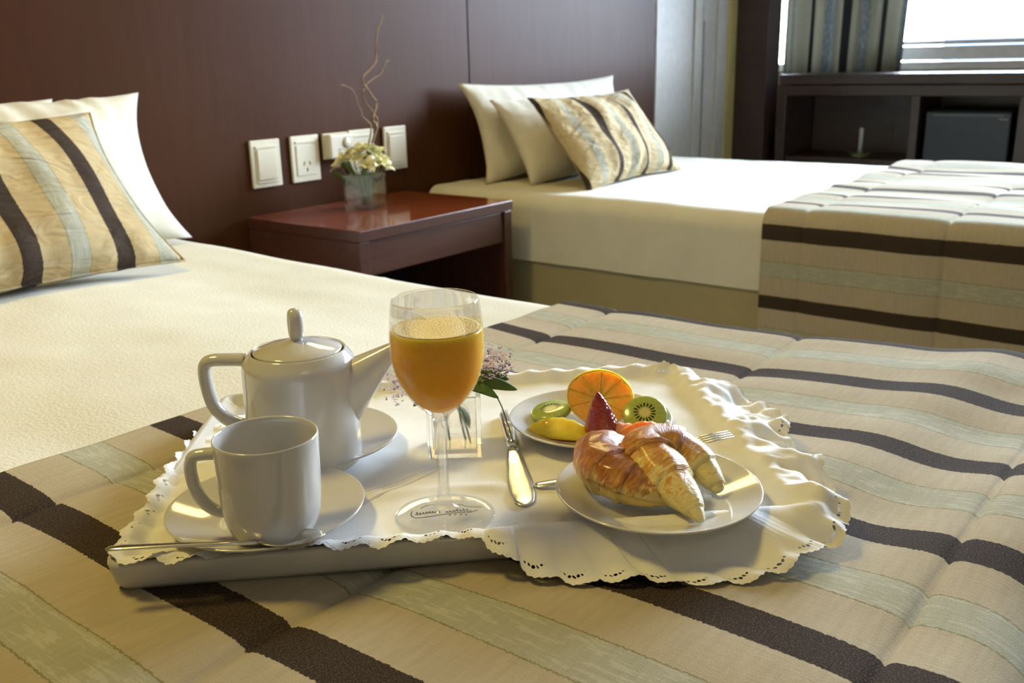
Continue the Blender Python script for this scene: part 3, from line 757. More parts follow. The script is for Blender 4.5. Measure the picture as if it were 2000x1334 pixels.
dish('plate', P2, .0670, 'white plate carrying the two croissants', 'plate')

# cup
def cup():
    c = (.3235, .4425); z0 = CT + .0048
    o = empty('coffee_cup', (c[0], c[1], z0))
    pr = [(0, .0012), (.017, .0012), (.018, 0), (.021, 0), (.0225, .003), (.0272, .009), (.0295, .018), (.0304, .032), (.0309, .050), (.0313, .0655), (.0311, .0670), (.0302, .0672), (.0293, .0660), (.0288, .050), (.0282, .032), (.0272, .020), (.0240, .0115), (.015, .0070), (0, .0060)]
    b = link('body', lathe(pr, 96), M['porcelain'], o); md = b.modifiers.new('sub', 'SUBSURF'); md.levels = 1; md.render_levels = 1
    dr = Vector((-.66, .75, 0)).normalized()
    P = [dr * .0295 + Vector((0, 0, .0560)), dr * .038 + Vector((0, 0, .0560)), dr * .0445 + Vector((0, 0, .0540)), dr * .0462 + Vector((0, 0, .0450)), dr * .0445 + Vector((0, 0, .033)), dr * .040 + Vector((0, 0, .024)), dr * .034 + Vector((0, 0, .0190)), dr * .0275 + Vector((0, 0, .0175))]
    side = dr.cross(Vector((0, 0, 1)))
    tube('handle', spline(P, 6), .0037, M['porcelain'], o, n=16, flat=1.25, up=side)
    tag(o, 'white porcelain coffee cup at the front left of the tray', 'cup')
cup()
# teapot
def teapot():
    c = (.4125, .5165); z0 = CT + .0048
    o = empty('teapot', (c[0], c[1], z0))
    pr = [(0, .002), (.036, .002), (.037, 0), (.0385, 0), (.0400, .003), (.0405, .010), (.0405, .040), (.0402, .070), (.0398, .0755), (.0385, .0785), (.0345, .0835), (.0335, .0850), (.0325, .0848), (.0318, .0825), (.033, .075), (.0365, .070), (.0370, .040), (.0370, .008), (0, .006)]
    b = link('body', lathe(pr, 96), M['porcelain'], o); md = b.modifiers.new('sub', 'SUBSURF'); md.levels = 1; md.render_levels = 1
    lid = link('lid', lathe([(0, .0790), (.0300, .0790), (.0308, .0835), (.0312, .0846), (.0300, .0856), (.022, .0880), (.012, .0903), (.006, .0915), (0, .0918)], 96), M['porcelain'], o)
    R_ = Vector((.611, -.791, 0)).normalized(); N_ = Vector((R_.y, -R_.x, 0))
    # loop knob: an upright oval ring on a short foot
    kp = []
    for k in range(24):
        a = 2 * PI * k / 24; kp.append(N_ * (.0044 * math.cos(a)) * .93 + R_ * (.0044 * math.cos(a)) * .37 + Vector((0, 0, .1030 + .0085 * math.sin(a))))
    KV, KF = tube_data(kp + [kp[0], kp[1]], .0034, 12, flat=1.45, up=(R_ * .93 - N_ * .37), cap=False)
    V2, F2 = lathe_data([(0.0, .0905), (.0052, .0905), (.0036, .0930), (.0032, .0960), (.0, .0965)], 20)
    n0 = len(KV); KV += V2; KF += [tuple(i + n0 for i in f) for f in F2]
    link('knob', mesh(KV, KF), M['porcelain'], lid)
    # spout: open wedge, tall against the body, closing to a raised tip
    V = []; F = []; n = 24; m = 22
    for i in range(m):
        t = i / (m - 1)
        x = .034 + .0385 * t
        ztop = .0760 + .0145 * t
        zbot = .018 + .064 * t ** .95
        hw = .0165 * (1 - t) ** .9 + .0042
        if i == m - 1: zbot = ztop - .006
        hh = (ztop - zbot) / 2; zc = (ztop + zbot) / 2
        for k in range(n):
            a = 2 * PI * k / n; ca, sa = math.cos(a), math.sin(a)
            wz = zc + hh * sa; wv = hw * ca * (.35 + .65 * (1 + sa) / 2) ** .6
            if sa > .5: wz = min(wz, ztop - .0)
            V.append(tuple(R_ * (x - .012 * (1 - (wz - zbot) / max(1e-4, ztop - zbot)) * t * 0) + N_ * wv + Vector((0, 0, wz))))
    # inner skin to make it a channel mouth
    F = grid_faces(m, n, closev=True)
    off = len(V)
    e = m - 1
    for k in range(n):
        v = Vector(V[e * n + k]); cc = R_ * .0725 + Vector((0, 0, .0875))
        V.append(tuple(v.lerp(cc, .45)))
    for k in range(n):
        V.append(tuple(Vector(V[off + k]) - R_ * .008 - Vector((0, 0, .002))))
    for k in range(n):
        F.append((e * n + k, e * n + (k + 1) % n, off + (k + 1) % n, off + k)); F.append((off + k, off + (k + 1) % n, off + n + (k + 1) % n, off + n + k))
    F.append(tuple(off + n + k for k in range(n)))
    me = mesh(V, F); bm = bmesh.new(); bm.from_mesh(me); bmesh.ops.recalc_face_normals(bm, faces=bm.faces); bm.to_mesh(me); bm.free()
    link('spout', me, M['porcelain'], o)
    H = -R_
    P = [H * .038 + Vector((0, 0, .0775)), H * .048 + Vector((0, 0, .0780)), H * .0625 + Vector((0, 0, .0775)), H * .0675 + Vector((0, 0, .0720)), H * .0672 + Vector((0, 0, .058)), H * .0640 + Vector((0, 0, .044)), H * .0570 + Vector((0, 0, .0345)), H * .0475 + Vector((0, 0, .0290)), H * .038 + Vector((0, 0, .0275))]
    tube('handle', spline(P, 7), .0046, M['porcelain'], o, n=16, flat=1.35, up=N_)
    tag(o, 'white porcelain teapot with lid and straight spout on a saucer', 'teapot')
teapot()

# wine glass with juice
def wineglass():
    z0 = CT + .0003; o = empty('wine_glass', (GL[0], GL[1], z0))
    outer = [(0, 0), (.020, .0002), (.0320, .0004), (.0328, .0011), (.0318, .0019), (.022, .0030), (.010, .0052), (.0055, .0085), (.0040, .014), (.0036, .022), (.0036, .034), (.0038, .048), (.0046, .0545), (.0075, .0590), (.0130, .0640), (.0190, .0715), (.0243, .0820), (.0278, .0940), (.0292, .1060), (.0292, .1180), (.0282, .1325), (.0268, .1455)]
    inner = [(.0262, .1461), (.0257, .1455), (.0271, .1325), (.0281, .1180), (.0281, .1060), (.0267, .0940), (.0232, .0825), (.0180, .0728), (.0120, .0655), (.006, .0612), (0, .0598)]
    RM = lambda P: [(r_, .1455 - (.1455 - z_) * .845 if z_ > .05 else z_ * 1.12) for r_, z_ in P]
    outer = RM(outer); inner = RM(inner)
    g = link('glass_body', lathe(outer + inner, 96), M['glass'], o); md = g.modifiers.new('sub', 'SUBSURF'); md.levels = 1; md.render_levels = 1
    # printed emblem on the foot: a swoosh, joined-up script strokes and a row of four small stars
    cr2 = Vector((.611, -.791, 0)).normalized(); cf2 = Vector((.791, .611, 0)).normalized()
    def at(a, b): q_ = math.hypot(a, b); return cr2 * a + cf2 * b + Vector((0, 0, .0062 - .0030 * smooth(.008, .021, q_) - .0006 * smooth(.02, .03, q_)))
    V = []; F = []
    def stroke(pts, r):
        nonlocal V, F
        d_, f_ = tube_data(spline([at(*p) for p in pts], 5), r, 5, flat=.4, off=len(V)); V += d_; F += f_
    stroke([(-.021, .002), (-.0215, -.003), (-.018, -.0075), (-.010, -.0095), (0, -.009), (.008, -.0065), (.016, -.003), (.021, .002)], .00042)
    for wd in ((-.0185, .0155), (.001, .0165)):
        x = wd[0]
        pts = []
        while x < wd[0] + wd[1]:
            hgt = random.choice([.0016, .0016, .0034, .0018, .0030]); yb = -.0070 + .0042 * abs((x + .001) / .02) ** 1.4 * (1 if x > 0 else .9) + (x > 0) * x * .12
            pts += [(x, yb), (x + .0007, yb + hgt), (x + .0013, yb + hgt * .4), (x + .0010, yb)]
            x += .0021
        stroke(pts, .00036)
    stroke([(.006, .0035), (.010, .0050), (.014, .0046), (.019, .0064), (.0235, .0068)], .0004)
    stroke([(-.016, .0045), (-.012, .0062), (-.007, .0056)], .0004)
    for k in range(4):
        x = .004 + k * .0034; yb = -.0098 + .0010 * k; P = []
        d0 = at(x, yb); n0 = len(V)
        for j in range(10):
            r = .0012 if j % 2 == 0 else .0006; a = j * PI / 5; V.append(tuple(d0 + cr2 * (r * math.cos(a)) + cf2 * (r * math.sin(a)) + Vector((0, 0, .0002))))
        V.append(tuple(d0 + Vector((0, 0, .0003))))
        for j in range(10): F.append((n0 + j, n0 + (j + 1) % 10, n0 + 10))
    link('printed_emblem', mesh(V, F), plain('emblem_ink', (.09, .075, .06), .5), o)
    tag(o, 'stemmed wine glass with a printed foot, full of orange juice', 'glass')
    ji = empty('orange_juice', (GL[0], GL[1], z0))
    jp = [(0, .0592), (.006, .0605), (.0122, .0648), (.0183, .0722), (.0236, .0822), (.0271, .0940), (.0285, .1060), (.0285, .118), (.0281, .1225), (.0275, .1240), (.0255, .1236), (0, .1236)]
    
    jp = RM(jp)
    j = link('juice_body', lathe(jp[:-2] + [(.0258, .1267), (0, .1267)], 96), M['juice'], ji); md = j.modifiers.new('sub', 'SUBSURF'); md.levels = 1; md.render_levels = 1
    fo = link('foam', lathe([(0, .12675), (.0240, .12675), (.0262, .1271), (.0264, .1278), (.0250, .1275), (.018, .1274), (0, .1274)], 64), M['foam'], ji)
    tag(ji, 'cloudy orange juice filling the wine glass, foam on top', 'juice')
wineglass()

# small glass vase with lilac sprigs on the tray
TVc = Vector((.4985, .4475, CT + .0004))
square_vase('glass_vase', TVc, math.atan2(-.761, .648), .040, .047, .0035, .006, 'small square glass vase on the tray behind the wine glass')
M['lilac'] = plain('lilac_blossom', (.66, .54, .60), .6, 0, .3, 0, .35, 400)
M['lilac_dark'] = plain('dried_calyx', (.12, .05, .08), .7)
def sprig(base, pts, head, hr, leaves, lab, seed, nb_=90):
    rnd = random.Random(seed); o = empty('lilac_sprig', base)
    P = spline([Vector(p) - Vector(base) for p in [base] + pts], 6)
    tube('stem', P, .0009, M['leaf'], o, n=6)
    V = []; F = []; V2 = []; F2 = []
    for k in range(nb_):
        d_ = Vector((rnd.gauss(0, 1), rnd.gauss(0, 1), rnd.gauss(0, 1))).normalized() * (rnd.random() ** .4)
        c = Vector(head) - Vector(base) + Vector((d_.x * hr[0], d_.y * hr[1], d_.z * hr[2]))
        r = rnd.uniform(.0011, .0019)
        for j in range(4):
            az = j * PI / 2 + rnd.random() * .5
            vv, ff = petal_data(r * 1.5, r * 1.2, rnd.uniform(.0, .9), .3, az, c, 0)
            vv = [vv[i] for i in (0, 1, 2, 6, 7, 8, 15, 16, 17)]; n0 = len(V); V += vv
            F += [(n0 + a, n0 + a + 3, n0 + a + 4, n0 + a + 1) for a in (0, 1, 3, 4)]
        if k % 6 == 0:
            n0 = len(V2); q = c - Vector((0, 0, .0012))
            for s_ in ((1, 0, 0), (-1, 0, 0), (0, 1, 0), (0, -1, 0), (0, 0, 1), (0, 0, -1)): V2.append(tuple(q + Vector(s_) * .0009))
            F2 += [tuple(n0 + i for i in f) for f in ((0, 2, 4), (2, 1, 4), (1, 3, 4), (3, 0, 4), (2, 0, 5), (1, 2, 5), (3, 1, 5), (0, 3, 5))]
    b = link('blossoms', mesh(V, F), M['lilac'], o); b['kind'] = 'stuff'
    b = link('calyxes', mesh(V2, F2), M['lilac_dark'], o); b['kind'] = 'stuff'
    for a, b_, w in leaves:
        a = Vector(a) - Vector(base); b_ = Vector(b_) - Vector(base); mid = (a + b_) / 2 + Vector((0, 0, .003))
        tube('leaf', spline([a, mid, b_], 6), [.0004 + w * math.sin(PI * k / 12) for k in range(13)], M['leaf'], o, n=8, flat=.18, up=Vector((-.6, -.5, .6)))
    tag(o, lab, 'flower')
cr3 = Vector((.611, -.791, 0)); cf3 = Vector((.79, .61, 0)); Z3 = Vector((0, 0, 1))
def tvp(a, b, z): return tuple(TVc + cr3 * a + cf3 * b + Z3 * z)
sprig(tvp(.008, 0, .0075), [tvp(.004, 0, .03), tvp(.006, 0, .05), tvp(.018, .01, .066)], tvp(.028, .010, .064), (.019, .018, .015),
      [(tvp(.008, 0, .052), tvp(.048, -.006, .048), .0045), (tvp(.008, 0, .055), tvp(.042, .004, .053), .0045), (tvp(.010, -.004, .050), tvp(.034, -.012, .044), .0035), (tvp(.006, 0, .052), tvp(.022, -.010, .048), .004), (tvp(.004, 0, .050), tvp(-.004, -.012, .056), .005)], 'lilac flower sprig with green leaves, right of the juice glass', 4, 220)
sprig(tvp(-.004, 0, .0075), [tvp(-.008, 0, .03), tvp(-.020, .004, .05), tvp(-.036, .008, .060)], tvp(-.045, .010, .050), (.012, .012, .018),
      [(tvp(-.012, 0, .045), tvp(-.030, -.004, .036), .003)], 'lilac flower sprig showing left of the juice glass, beside the teapot spout', 9, 80)
o = tube('stem_cutting', spline([Vector(tvp(.002, -.004, .036)), Vector(tvp(.008, -.006, .024)), Vector(tvp(.012, -.008, .008))], 6), .0007, M['leaf'], n=6)
lf = tube('leaf', spline([Vector(tvp(.004, -.004, .036)), Vector(tvp(.009, -.006, .030)), Vector(tvp(.012, -.008, .020))], 6), [.0004 + .0035 * math.sin(PI * k / 12) for k in range(13)], M['leaf'], o, n=8, flat=.2)
tag(o, 'loose green stem with a leaf inside the small tray vase', 'stem')
o = tube('flower_stem', spline([Vector(tvp(.026, 0, .052)), Vector(tvp(.036, -.008, .036)), Vector(tvp(.044, -.02, .012))], 6), .0006, M['leaf'], n=6)
tag(o, 'thin bare stem drooping from the small vase towards the knife', 'stem')

# ------------------------------------------------------------------ cutlery
def blade(name, a, b, prof, thick, lab, z=CT + .0008, neck=None, cat='knife'):
    """flat cutlery piece from a to b; prof: list (t, half width, height)"""
    a = Vector((a[0], a[1], 0)); b = Vector((b[0], b[1], 0)); d_ = b - a; L = d_.length; d_.normalize(); s_ = Vector((-d_.y, d_.x, 0))
    V = []; n = 12
    for t_, hw, hz, th_ in prof:
        c = a + d_ * (L * t_) + Vector((0, 0, hz))
        for k in range(n):
            q = 2 * PI * k / n; V.append(tuple(c + s_ * (hw * math.cos(q)) + Vector((0, 0, th_ * (1 + math.sin(q))))))
    F = grid_faces(len(prof), n, closev=True); F.append(tuple(range(n))); F.append(tuple((len(prof) - 1) * n + k for k in range(n)))
    return V, F
def mkpiece(nm, V, F, mat, par):
    me = mesh(V, F); bm = bmesh.new(); bm.from_mesh(me); bmesh.ops.recalc_face_normals(bm, faces=bm.faces); bm.to_mesh(me); bm.free()
    return link(nm, me, mat, par)
ka, kb = (.574, .460), (.4495, .3445)
kn = empty('butter_knife', ((ka[0] + kb[0]) / 2, (ka[1] + kb[1]) / 2, CT)); 
V, F = blade('x', ka, kb, [(.0, .0005, 0, .0008), (.01, .0038, 0, .0020), (.05, .0048, 0, .0026), (.20, .0046, .0, .0030), (.34, .0040, 0, .0030), (.40, .0034, 0, .0030), (.425, .0050, 0, .0036), (.45, .0034, 0, .0030)], 0, '')
V = [tuple(Vector(v) + Vector((0, 0, CT + .0008)) - kn.location) for v in V]; mkpiece('handle', V, F, M['steel'], kn)
V, F = blade('x', ka, kb, [(.452, .0042, .0004, .0020), (.50, .0056, .0004, .0012), (.62, .0072, 0, .0008), (.78, .0088, 0, .0007), (.90, .0088, 0, .0006), (.96, .0070, 0, .0006), (.99, .0040, 0, .0005), (1, .0008, 0, .0004)], 0, '')
V = [tuple(Vector(v) + Vector((0, 0, CT + .0010)) - kn.location) for v in V]; bl = mkpiece('blade', V, F, M['steel'], kn)
for k in range(4):
    V, F = blade('x', (ka[0] + .0012 * (k - 1.5) * .7, ka[1] - .0012 * (k - 1.5)), ((ka[0] * .64 + kb[0] * .36) + .0008 * (k - 1.5) * .7, (ka[1] * .64 + kb[1] * .36) - .0008 * (k - 1.5)), [(.05, .0003, .0052, .0003), (.9, .0003, .0058, .0003)], 0, '')
    V = [tuple(Vector(v) + Vector((0, 0, CT + .0008)) - kn.location) for v in V]; mkpiece('handle_rib', V, F, M['steel'], kn)
tag(kn, 'silver butter knife with ribbed handle beside the fruit plate', 'knife')
# fork behind the croissants, tines resting on the plate rim
fa, fb = (.476, .357), (.5805, .2615)
fk = empty('dessert_fork', ((fa[0] + fb[0]) / 2, (fa[1] + fb[1]) / 2, CT))
fz = lambda t_: .0015 + .0240 * smooth(0, 1, t_) * 1.0
V, F = blade('x', fa, fb, [(0, .0008, fz(0), .0008), (.02, .0042, fz(.02), .0010), (.12, .0046, fz(.12), .0011), (.35, .0026, fz(.35), .0012), (.62, .0018, fz(.62), .0013), (.68, .0034, fz(.68), .0010), (.74, .0062, fz(.74), .0008), (.80, .0066, fz(.80), .0007)], 0, '')
V = [tuple(Vector(v) + Vector((0, 0, CT)) - fk.location) for v in V]; mkpiece('fork_handle', V, F, M['steel'], fk)
dfk = (Vector(fb) - Vector(fa)).normalized(); sfk = Vector((-dfk.y, dfk.x))
for k in range(4):
    o_ = sfk * (.0042 * (k - 1.5) * .95)
    V, F = blade('x', (fa[0] + o_.x, fa[1] + o_.y), (fb[0] + o_.x * .9, fb[1] + o_.y * .9), [(.795, .0012, fz(.8), .0006), (.90, .0010, fz(.92), .0006), (1.0, .0005, fz(1) + .0015, .0004)], 0, '')
    V = [tuple(Vector(v) + Vector((0, 0, CT)) - fk.location) for v in V]; mkpiece('tine', V, F, M['steel'], fk)
tag(fk, 'silver dessert fork behind the croissants, tines raised', 'fork')
# teaspoon across the front of the cup saucer, handle overhanging the tray
sa, sb = Vector((.2380, .4850, 0)), Vector((.3275, .4010, 0))
sp = empty('teaspoon', (.30, .45, CT)); 
def sz(t_): return CT + .0185 + .001 - .0065 * smooth(.0, .9, t_) + .006 * smooth(.25, 0, t_) * 0
V, F = blade('x', sa, sb, [(0, .0006, sz(0), .0006), (.015, .0028, sz(0), .0009), (.08, .0034, sz(.08), .0010), (.30, .0026, sz(.3), .0010), (.55, .0017, sz(.55), .0012), (.72, .0015, sz(.72), .0012)], 0, '')
V = [tuple(Vector(v) - sp.location) for v in V]; mkpiece('handle', V, F, M['steel'], sp)
V = []; d_ = (sb - sa).normalized(); s_ = Vector((-d_.y, d_.x, 0)); L = (sb - sa).length
n, m = 24, 8
c = sa + d_ * (L * .85) + Vector((0, 0, sz(.8) + .0040))
for side in (0, 1):
    for j in range(m):
        r = j / (m - 1)
        for k in range(n):
            a = 2 * PI * k / n; ex = L * .155 * r * math.cos(a); ey = .0098 * r * math.sin(a) * (1 - .18 * math.cos(a))
            V.append(tuple(c + d_ * ex + s_ * ey + Vector((0, 0, -.0045 * (1 - r * r) - .0008 * side)) - sp.location))
F = grid_faces(m, n, closev=True) + grid_faces(m, n, closev=True, off=m * n)
for k in range(n): F.append(((m - 1) * n + k, (m - 1) * n + (k + 1) % n, 2 * m * n - n + (k + 1) % n, 2 * m * n - n + k))
me = mesh(V, F); bm = bmesh.new(); bm.from_mesh(me); bmesh.ops.remove_doubles(bm, verts=bm.verts, dist=1e-6); bmesh.ops.recalc_face_normals(bm, faces=bm.faces); bm.to_mesh(me); bm.free()
link('bowl', me, M['steel'], sp)
tag(sp, 'silver teaspoon lying across the saucer in front of the cup', 'spoon')

# ------------------------------------------------------------------ fruit
PZ = CT + .0046
def citrus_mat(name, flesh, deep, pith, segs=10, R=.02):
    t = NT(name); v = t.coord(); f = t.noise(v, 300, 4, .7); g = t.noise(v, 1100, 2)
    t.set(Base_Color=t.ramp(f, [(.3, deep), (.7, flesh)]), Roughness=.22, Subsurface_Weight=.8, Subsurface_Scale=.015, Subsurface_Radius=(1, .55, .15), Coat_Weight=.4, Coat_Roughness=.1)
    t.bump(g, .5, .001); return t.m
M['orange'] = citrus_mat('orange_flesh', (1.0, .50, .05), (.98, .32, .01), 0)
M['orange_pale'] = citrus_mat('orange_membrane', (.90, .50, .10), (.88, .42, .06), 0)
M['yellow_fruit'] = citrus_mat('yellow_orange_flesh', (1.0, .80, .08), (.98, .64, .03), 0)
M['pink'] = citrus_mat('grapefruit_flesh', (.82, .38, .22), (.78, .28, .14), 0)
M['pink_deep'] = citrus_mat('grapefruit_deep', (.88, .30, .10), (.80, .20, .06), 0)
def blob(fn, nu, nv):
    """closed surface from fn(theta 0..2pi, phi 0..1)"""
    V = []
    for i in range(nu):
        for j in range(nv): V.append(tuple(fn(2 * PI * i / nu, j / (nv - 1))))
    me = mesh(V, grid_faces(nu, nv, closeu=True)); bm = bmesh.new(); bm.from_mesh(me); bmesh.ops.remove_doubles(bm, verts=bm.verts, dist=1e-5); bmesh.ops.recalc_face_normals(bm, faces=bm.faces); bm.to_mesh(me); bm.free(); return me
# peeled orange half, cut face turned to the camera, standing at the back of the plate
og = empty('orange_half', (.5925, .3835, PZ))
ogR = .0265
for k in range(9):
    a0 = 2 * PI * k / 9; a1 = 2 * PI * (k + 1) / 9
    V = []; nn = 7; mm = 7
    for i in range(nn):
        a = a0 + .008 + (a1 - a0 - .016) * i / (nn - 1)
        for j in range(mm):
            b = j / (mm - 1) * PI / 2
            r = ogR * (.10 + .90 * math.sin(b) ** .9); dz = -.014 * math.cos(b) ** 1 * 1.0
            V.append((r * math.cos(a), r * math.sin(a), dz + .0010 * nz(a * 3, b * 3, 5)))
        V.append((.45 * ogR * math.cos(a), .45 * ogR * math.sin(a), -.0022 + .0012 * nz(a * 4, 3, 1))); V.append((.0015 * math.cos(a), .0015 * math.sin(a), -.0042))
    mm += 2; F = grid_faces(nn, mm)
    for i in range(nn - 1): F.append((i * mm + mm - 1, (i + 1) * mm + mm - 1, (i + 1) * mm, i * mm))
    F.append(tuple(range(mm))); F.append(tuple((nn - 1) * mm + j for j in range(mm)))
    me = mesh(V, F); bm = bmesh.new(); bm.from_mesh(me); bmesh.ops.recalc_face_normals(bm, faces=bm.faces)
    bmesh.ops.bevel(bm, geom=[e for e in bm.edges if e.calc_face_angle(0) > .8], offset=.0004, segments=2, affect='EDGES', profile=.6)
    bm.to_mesh(me); bm.free()
    link('segment', me, M['orange'], og)
link('membrane', lathe([(0, -.0138), (.010, -.0128), (.0180, -.0098), (.0235, -.0042), (.0262, .0), (.0269, .0004), (.0265, .0009), (.0250, -.0006), (.012, -.0042), (0, -.0062)], 40), M['orange_pale'], og)
tocam = Vector((-.50, -.42, .95)).normalized()
og.rotation_euler = tocam.to_track_quat('Z', 'Y').to_euler(); og.location = (.6005, .3830, PZ + .0200)
tag(og, 'peeled orange half standing at the back of the fruit plate', 'orange')
# strawberry
t = NT('strawberry_skin'); v = t.coord(); vo = t.n.new('ShaderNodeTexVoronoi'); vo.inputs['Scale'].default_value = 330; t.l(v, vo.inputs['Vector'])
sd_ = t.math('LESS_THAN', vo.outputs['Distance'], .16)
t.set(Base_Color=t.mix(t.math('MULTIPLY', sd_, .5), (.26, .012, .006), (.45, .12, .03)), Roughness=.22, Coat_Weight=.5, Subsurface_Weight=.15, Subsurface_Scale=.004); t.bump(vo.outputs['Distance'], .7, .0015)
M['straw'] = t.m
def sf(a, p):
    zz = .0340 * p; r = .0155 * (min(1, (p + .001) / .16)) ** .4 * max(0, 1 - ((p - .16) / .845 if p > .16 else 0)) ** .72
    r *= 1 + .04 * math.sin(3 * a + 1)
    return (r * math.cos(a), r * math.sin(a) * .85, zz)
sb_ = link('strawberry', blob(sf, 40, 26), M['straw']); sb_.location = (.5645, .3580, PZ + .0075); sb_.rotation_euler = (D(-6), D(-8), D(30))
tag(sb_, 'dark red strawberry standing point up in the middle of the fruit plate', 'strawberry')
# kiwi slices
t = NT('kiwi_flesh'); tc = t.n.new('ShaderNodeTexCoord'); sp_ = t.n.new('ShaderNodeSeparateXYZ'); t.l(tc.outputs['Object'], sp_.inputs[0])
rr = t.math('SQRT', t.math('ADD', t.math('POWER', sp_.outputs[0], 2), t.math('POWER', sp_.outputs[1], 2)))
ang = t.math('ARCTAN2', sp_.outputs[1], sp_.outputs[0]); st = 2 * PI / 17
fa_ = t.math('SUBTRACT', t.math('FRACT', t.math('DIVIDE', ang, st)), .5)
wob = t.noise(t.coord('Object', (1, 1, 0)), 500, 2)
rw = t.math('ADD', rr, t.math('MULTIPLY', t.math('SUBTRACT', wob, .5), .004))
seed_ = t.math('MULTIPLY', t.math('LESS_THAN', t.math('ABSOLUTE', fa_), .24), t.math('LESS_THAN', t.math('ABSOLUTE', t.math('SUBTRACT', rw, .0068)), .0017))
base_ = t.ramp(t.math('DIVIDE', rr, .017), [(.0, (.66, .62, .28)), (.20, (.62, .60, .24)), (.30, (.34, .42, .09)), (.75, (.36, .46, .08)), (.93, (.42, .52, .12)), (1, (.30, .40, .06))])
ray_ = t.math('MULTIPLY', t.math('LESS_THAN', t.math('ABSOLUTE', fa_), .12), t.math('MULTIPLY', t.math('GREATER_THAN', rr, .005), .25))
base_ = t.mix(ray_, base_, (.55, .60, .25)); base_ = t.mix(seed_, base_, (.012, .010, .006))
t.set(Base_Color=base_, Roughness=.2, Coat_Weight=.4, Subsurface_Weight=.25, Subsurface_Scale=.004); M['kiwi'] = t.m
kme = lathe([(0, 0), (.013, 0), (.0155, .0012), (.0163, .0032), (.0158, .0052), (.0145, .0062), (.006, .0064), (0, .0066)], 40)
for v in kme.vertices: v.co.x *= 1.06; v.co.z *= 1.1
kl = link('kiwi_slice', kme, M['kiwi']); kl.location = (.5765, .4130, PZ + .0046); kl.rotation_euler = (D(-8), D(-6), D(20))
tag(kl, 'green kiwi slice lying flat on the left of the fruit plate', 'kiwi')
kr = kl.copy(); C.objects.link(kr); kr.location = (.607, .346, PZ + .0085)
kr.rotation_euler = Vector((-.55, -.30, .80)).normalized().to_track_quat('Z', 'Y').to_euler()
tag(kr, 'tilted green kiwi slice with dark seeds, right of the strawberry', 'kiwi')
# citrus wedges
def wedge(name, a, b, w, h, mat, lab, cat, arch=.004, mat2=None, zo=0, lean=0, cmid=None):
    a = Vector((a[0], a[1], PZ + zo)); b = Vector((b[0], b[1], PZ + zo)); d_ = (b - a); L = d_.length; d_.normalize(); s_ = Vector((-d_.y, d_.x, 0))
    V = []; n, m = 22, 26
    for i in range(m):
        t_ = i / (m - 1); e = max(.02, math.sin(PI * t_)) ** .55
        c = a + d_ * (L * t_) + Vector((0, 0, arch * 0)) - s_ * (arch * (math.sin(PI * t_) - .4))
        for k in range(n):
            q = 2 * PI * k / n
            x = math.cos(q); y = math.sin(q)
            zz = h * e * (.5 + .5 * y) * (1 - .25 * abs(x)); yy = w * e * x * (1 - .35 * (y + 1) / 2)
            rip = 1 + .06 * nz(t_ * 14, q * 2, 2)
            V.append(tuple(c + s_ * (yy * rip + lean * zz) + Vector((0, 0, zz * rip)) ))
    F = grid_faces(m, n, closev=True); F.append(tuple(range(n))); F.append(tuple((m - 1) * n + k for k in range(n)))
    o = mkpiece(name, V, F, mat, None); tag(o, lab, cat); return o
wedge('orange_wedge', (.5400, .4140), (.5620, .3620), .0135, .0170, M['yellow_fruit'], 'yellow orange wedge at the front left of the fruit plate', 'orange', arch=-.001)
wedge('grapefruit_wedge', (.5470, .3630), (.5860, .3300), .0100, .0165, M['pink'], 'pale pink grapefruit wedge between strawberry and croissants', 'grapefruit', arch=.002, zo=.001)
wedge('grapefruit_wedge', (.5590, .3450), (.5930, .3170), .0065, .0150, M['pink_deep'], 'deep orange-pink grapefruit wedge just behind the right croissant', 'grapefruit', arch=.002, zo=.004)

# ------------------------------------------------------------------ croissants
def croissant_mat(name, brown, gold, pale, lo, hi):
    t = NT(name); tc = t.n.new('ShaderNodeTexCoord'); s3 = t.n.new('ShaderNodeSeparateXYZ'); t.l(tc.outputs['Object'], s3.inputs[0])
    uvn = t.n.new('ShaderNodeUVMap'); uvn.uv_map = 'UVMap'
    mp = t.n.new('ShaderNodeMapping'); mp.inputs['Scale'].default_value = (16, 2.2, 1); t.l(uvn.outputs[0], mp.inputs[0])
    st = t.noise(mp.outputs[0], 3.2, 5, .6, 1.4); bl = t.noise(tc.outputs['Object'], 70, 4, .6); fn = t.noise(tc.outputs['Object'], 500, 3)
    hgt = t.math('DIVIDE', t.math('SUBTRACT', s3.outputs[2], lo), hi - lo)
    f = t.math('ADD', t.math('ADD', t.math('MULTIPLY', hgt, .75), t.math('MULTIPLY', t.math('SUBTRACT', st, .5), .9)), t.math('MULTIPLY', t.math('SUBTRACT', bl, .5), .8))
    t.set(Base_Color=t.ramp(f, [(.10, pale), (.36, pale), (.48, gold), (.74, brown)]), Roughness=.38, Coat_Weight=.5, Coat_Roughness=.18, Subsurface_Weight=.25, Subsurface_Scale=.004, Subsurface_Radius=(1, .8, .4))
    t.bump(t.math('ADD', t.math('ADD', t.math('MULTIPLY', st, 1.0), t.math('MULTIPLY', bl, .6)), t.math('MULTIPLY', fn, .25)), .9, .0026); return t.m
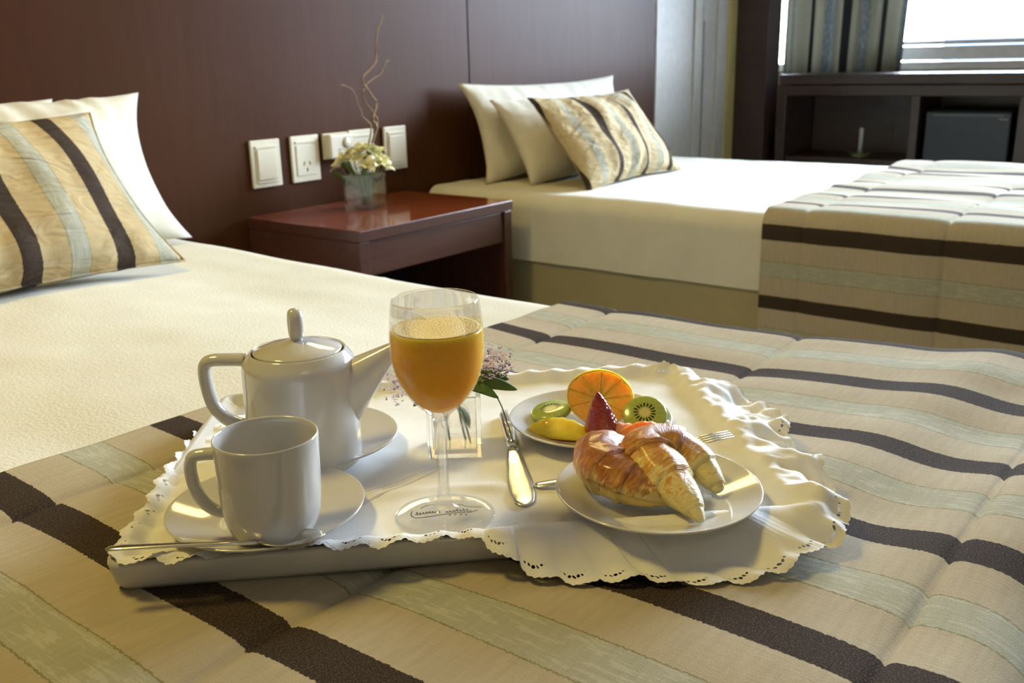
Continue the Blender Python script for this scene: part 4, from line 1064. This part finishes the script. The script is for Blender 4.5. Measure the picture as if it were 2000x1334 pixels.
def croissant(name, path, rads, mat, lab, seed, flat=.9, shift=(0, 0, 0), rs=.9, ridges=7):
    P = spline([Vector(p) + Vector(shift) for p in path], 22); n = 64; rads = [q * rs for q in rads]; m = len(P); V = []; UV = []
    k_ = len(rads) - 1
    c0 = sum(P, Vector()) / m; c0.z = PZ + CT * 0
    for i, p in enumerate(P):
        t_ = i / (m - 1); x = t_ * k_; j = min(int(x), k_ - 1); f = x - j; f = f * f * (3 - 2 * f) if 0 else f
        r = rads[j] * (1 - f) + rads[j + 1] * f
        # rolled layers: steps along the arc
        u = abs(t_ - .5) * 2
        lay = (u * ridges * .5) % 1
        r *= 1 + .14 * (lay - .5)
        tg = (P[min(i + 1, m - 1)] - P[max(i - 1, 0)]).normalized(); s_ = tg.cross(Vector((0, 0, 1))).normalized(); w = s_.cross(tg).normalized()
        for k in range(n):
            a = 2 * PI * k / n
            rr_ = r * (1 + .05 * nz(t_ * 9 + seed, math.cos(a) * 2, math.sin(a) * 2) + .018 * math.sin(a * 9 + t_ * 26 * (1 if t_ < .5 else -1)))
            v_ = p + s_ * (rr_ * math.cos(a)) + w * (rr_ * flat * math.sin(a))
            v_.z = max(v_.z, PZ + .0004)
            V.append(tuple(v_ - c0)); UV.append((t_, k / n))
    F = grid_faces(m, n, closev=True); F.append(tuple(range(n))[::-1]); F.append(tuple((m - 1) * n + k for k in range(n)))
    me = mesh(V, F, UV); bm = bmesh.new(); bm.from_mesh(me); bmesh.ops.recalc_face_normals(bm, faces=bm.faces); bm.to_mesh(me); bm.free()
    o = link(name, me, mat); o.location = c0; tag(o, lab, 'croissant'); return o
cb_ = croissant_mat('croissant_brown', (.36, .105, .012), (.66, .29, .045), (.86, .66, .24), .0, .034)
cg_ = croissant_mat('croissant_golden', (.46, .16, .022), (.78, .42, .08), (.90, .74, .32), .006, .042)
z = PZ
croissant('croissant', [(.513, .318, z + .012), (.502, .327, z + .018), (.486, .329, z + .021), (.472, .321, z + .021), (.464, .305, z + .019), (.463, .288, z + .015), (.470, .268, z + .008)],
          [.007, .0145, .0195, .0215, .0205, .0165, .0040], cb_, 'darker brown croissant on the left, behind the paler one', 2, shift=(.019, -.008, 0), rs=.85)
croissant('croissant', [(.4735, .2275, z + .0050), (.481, .241, z + .0120), (.491, .262, z + .0180), (.500, .281, z + .0225), (.512, .285, z + .0265), (.522, .274, z + .0250), (.524, .257, z + .0180), (.5195, .2430, z + .0105), (.516, .2370, z + .0060)],
          [.0022, .0105, .0190, .0225, .0195, .0175, .0140, .0085, .0040], cg_, 'paler golden croissant on the right, its two tips pointing right', 6, flat=.92, shift=(.008, .006, -.000), rs=.90)
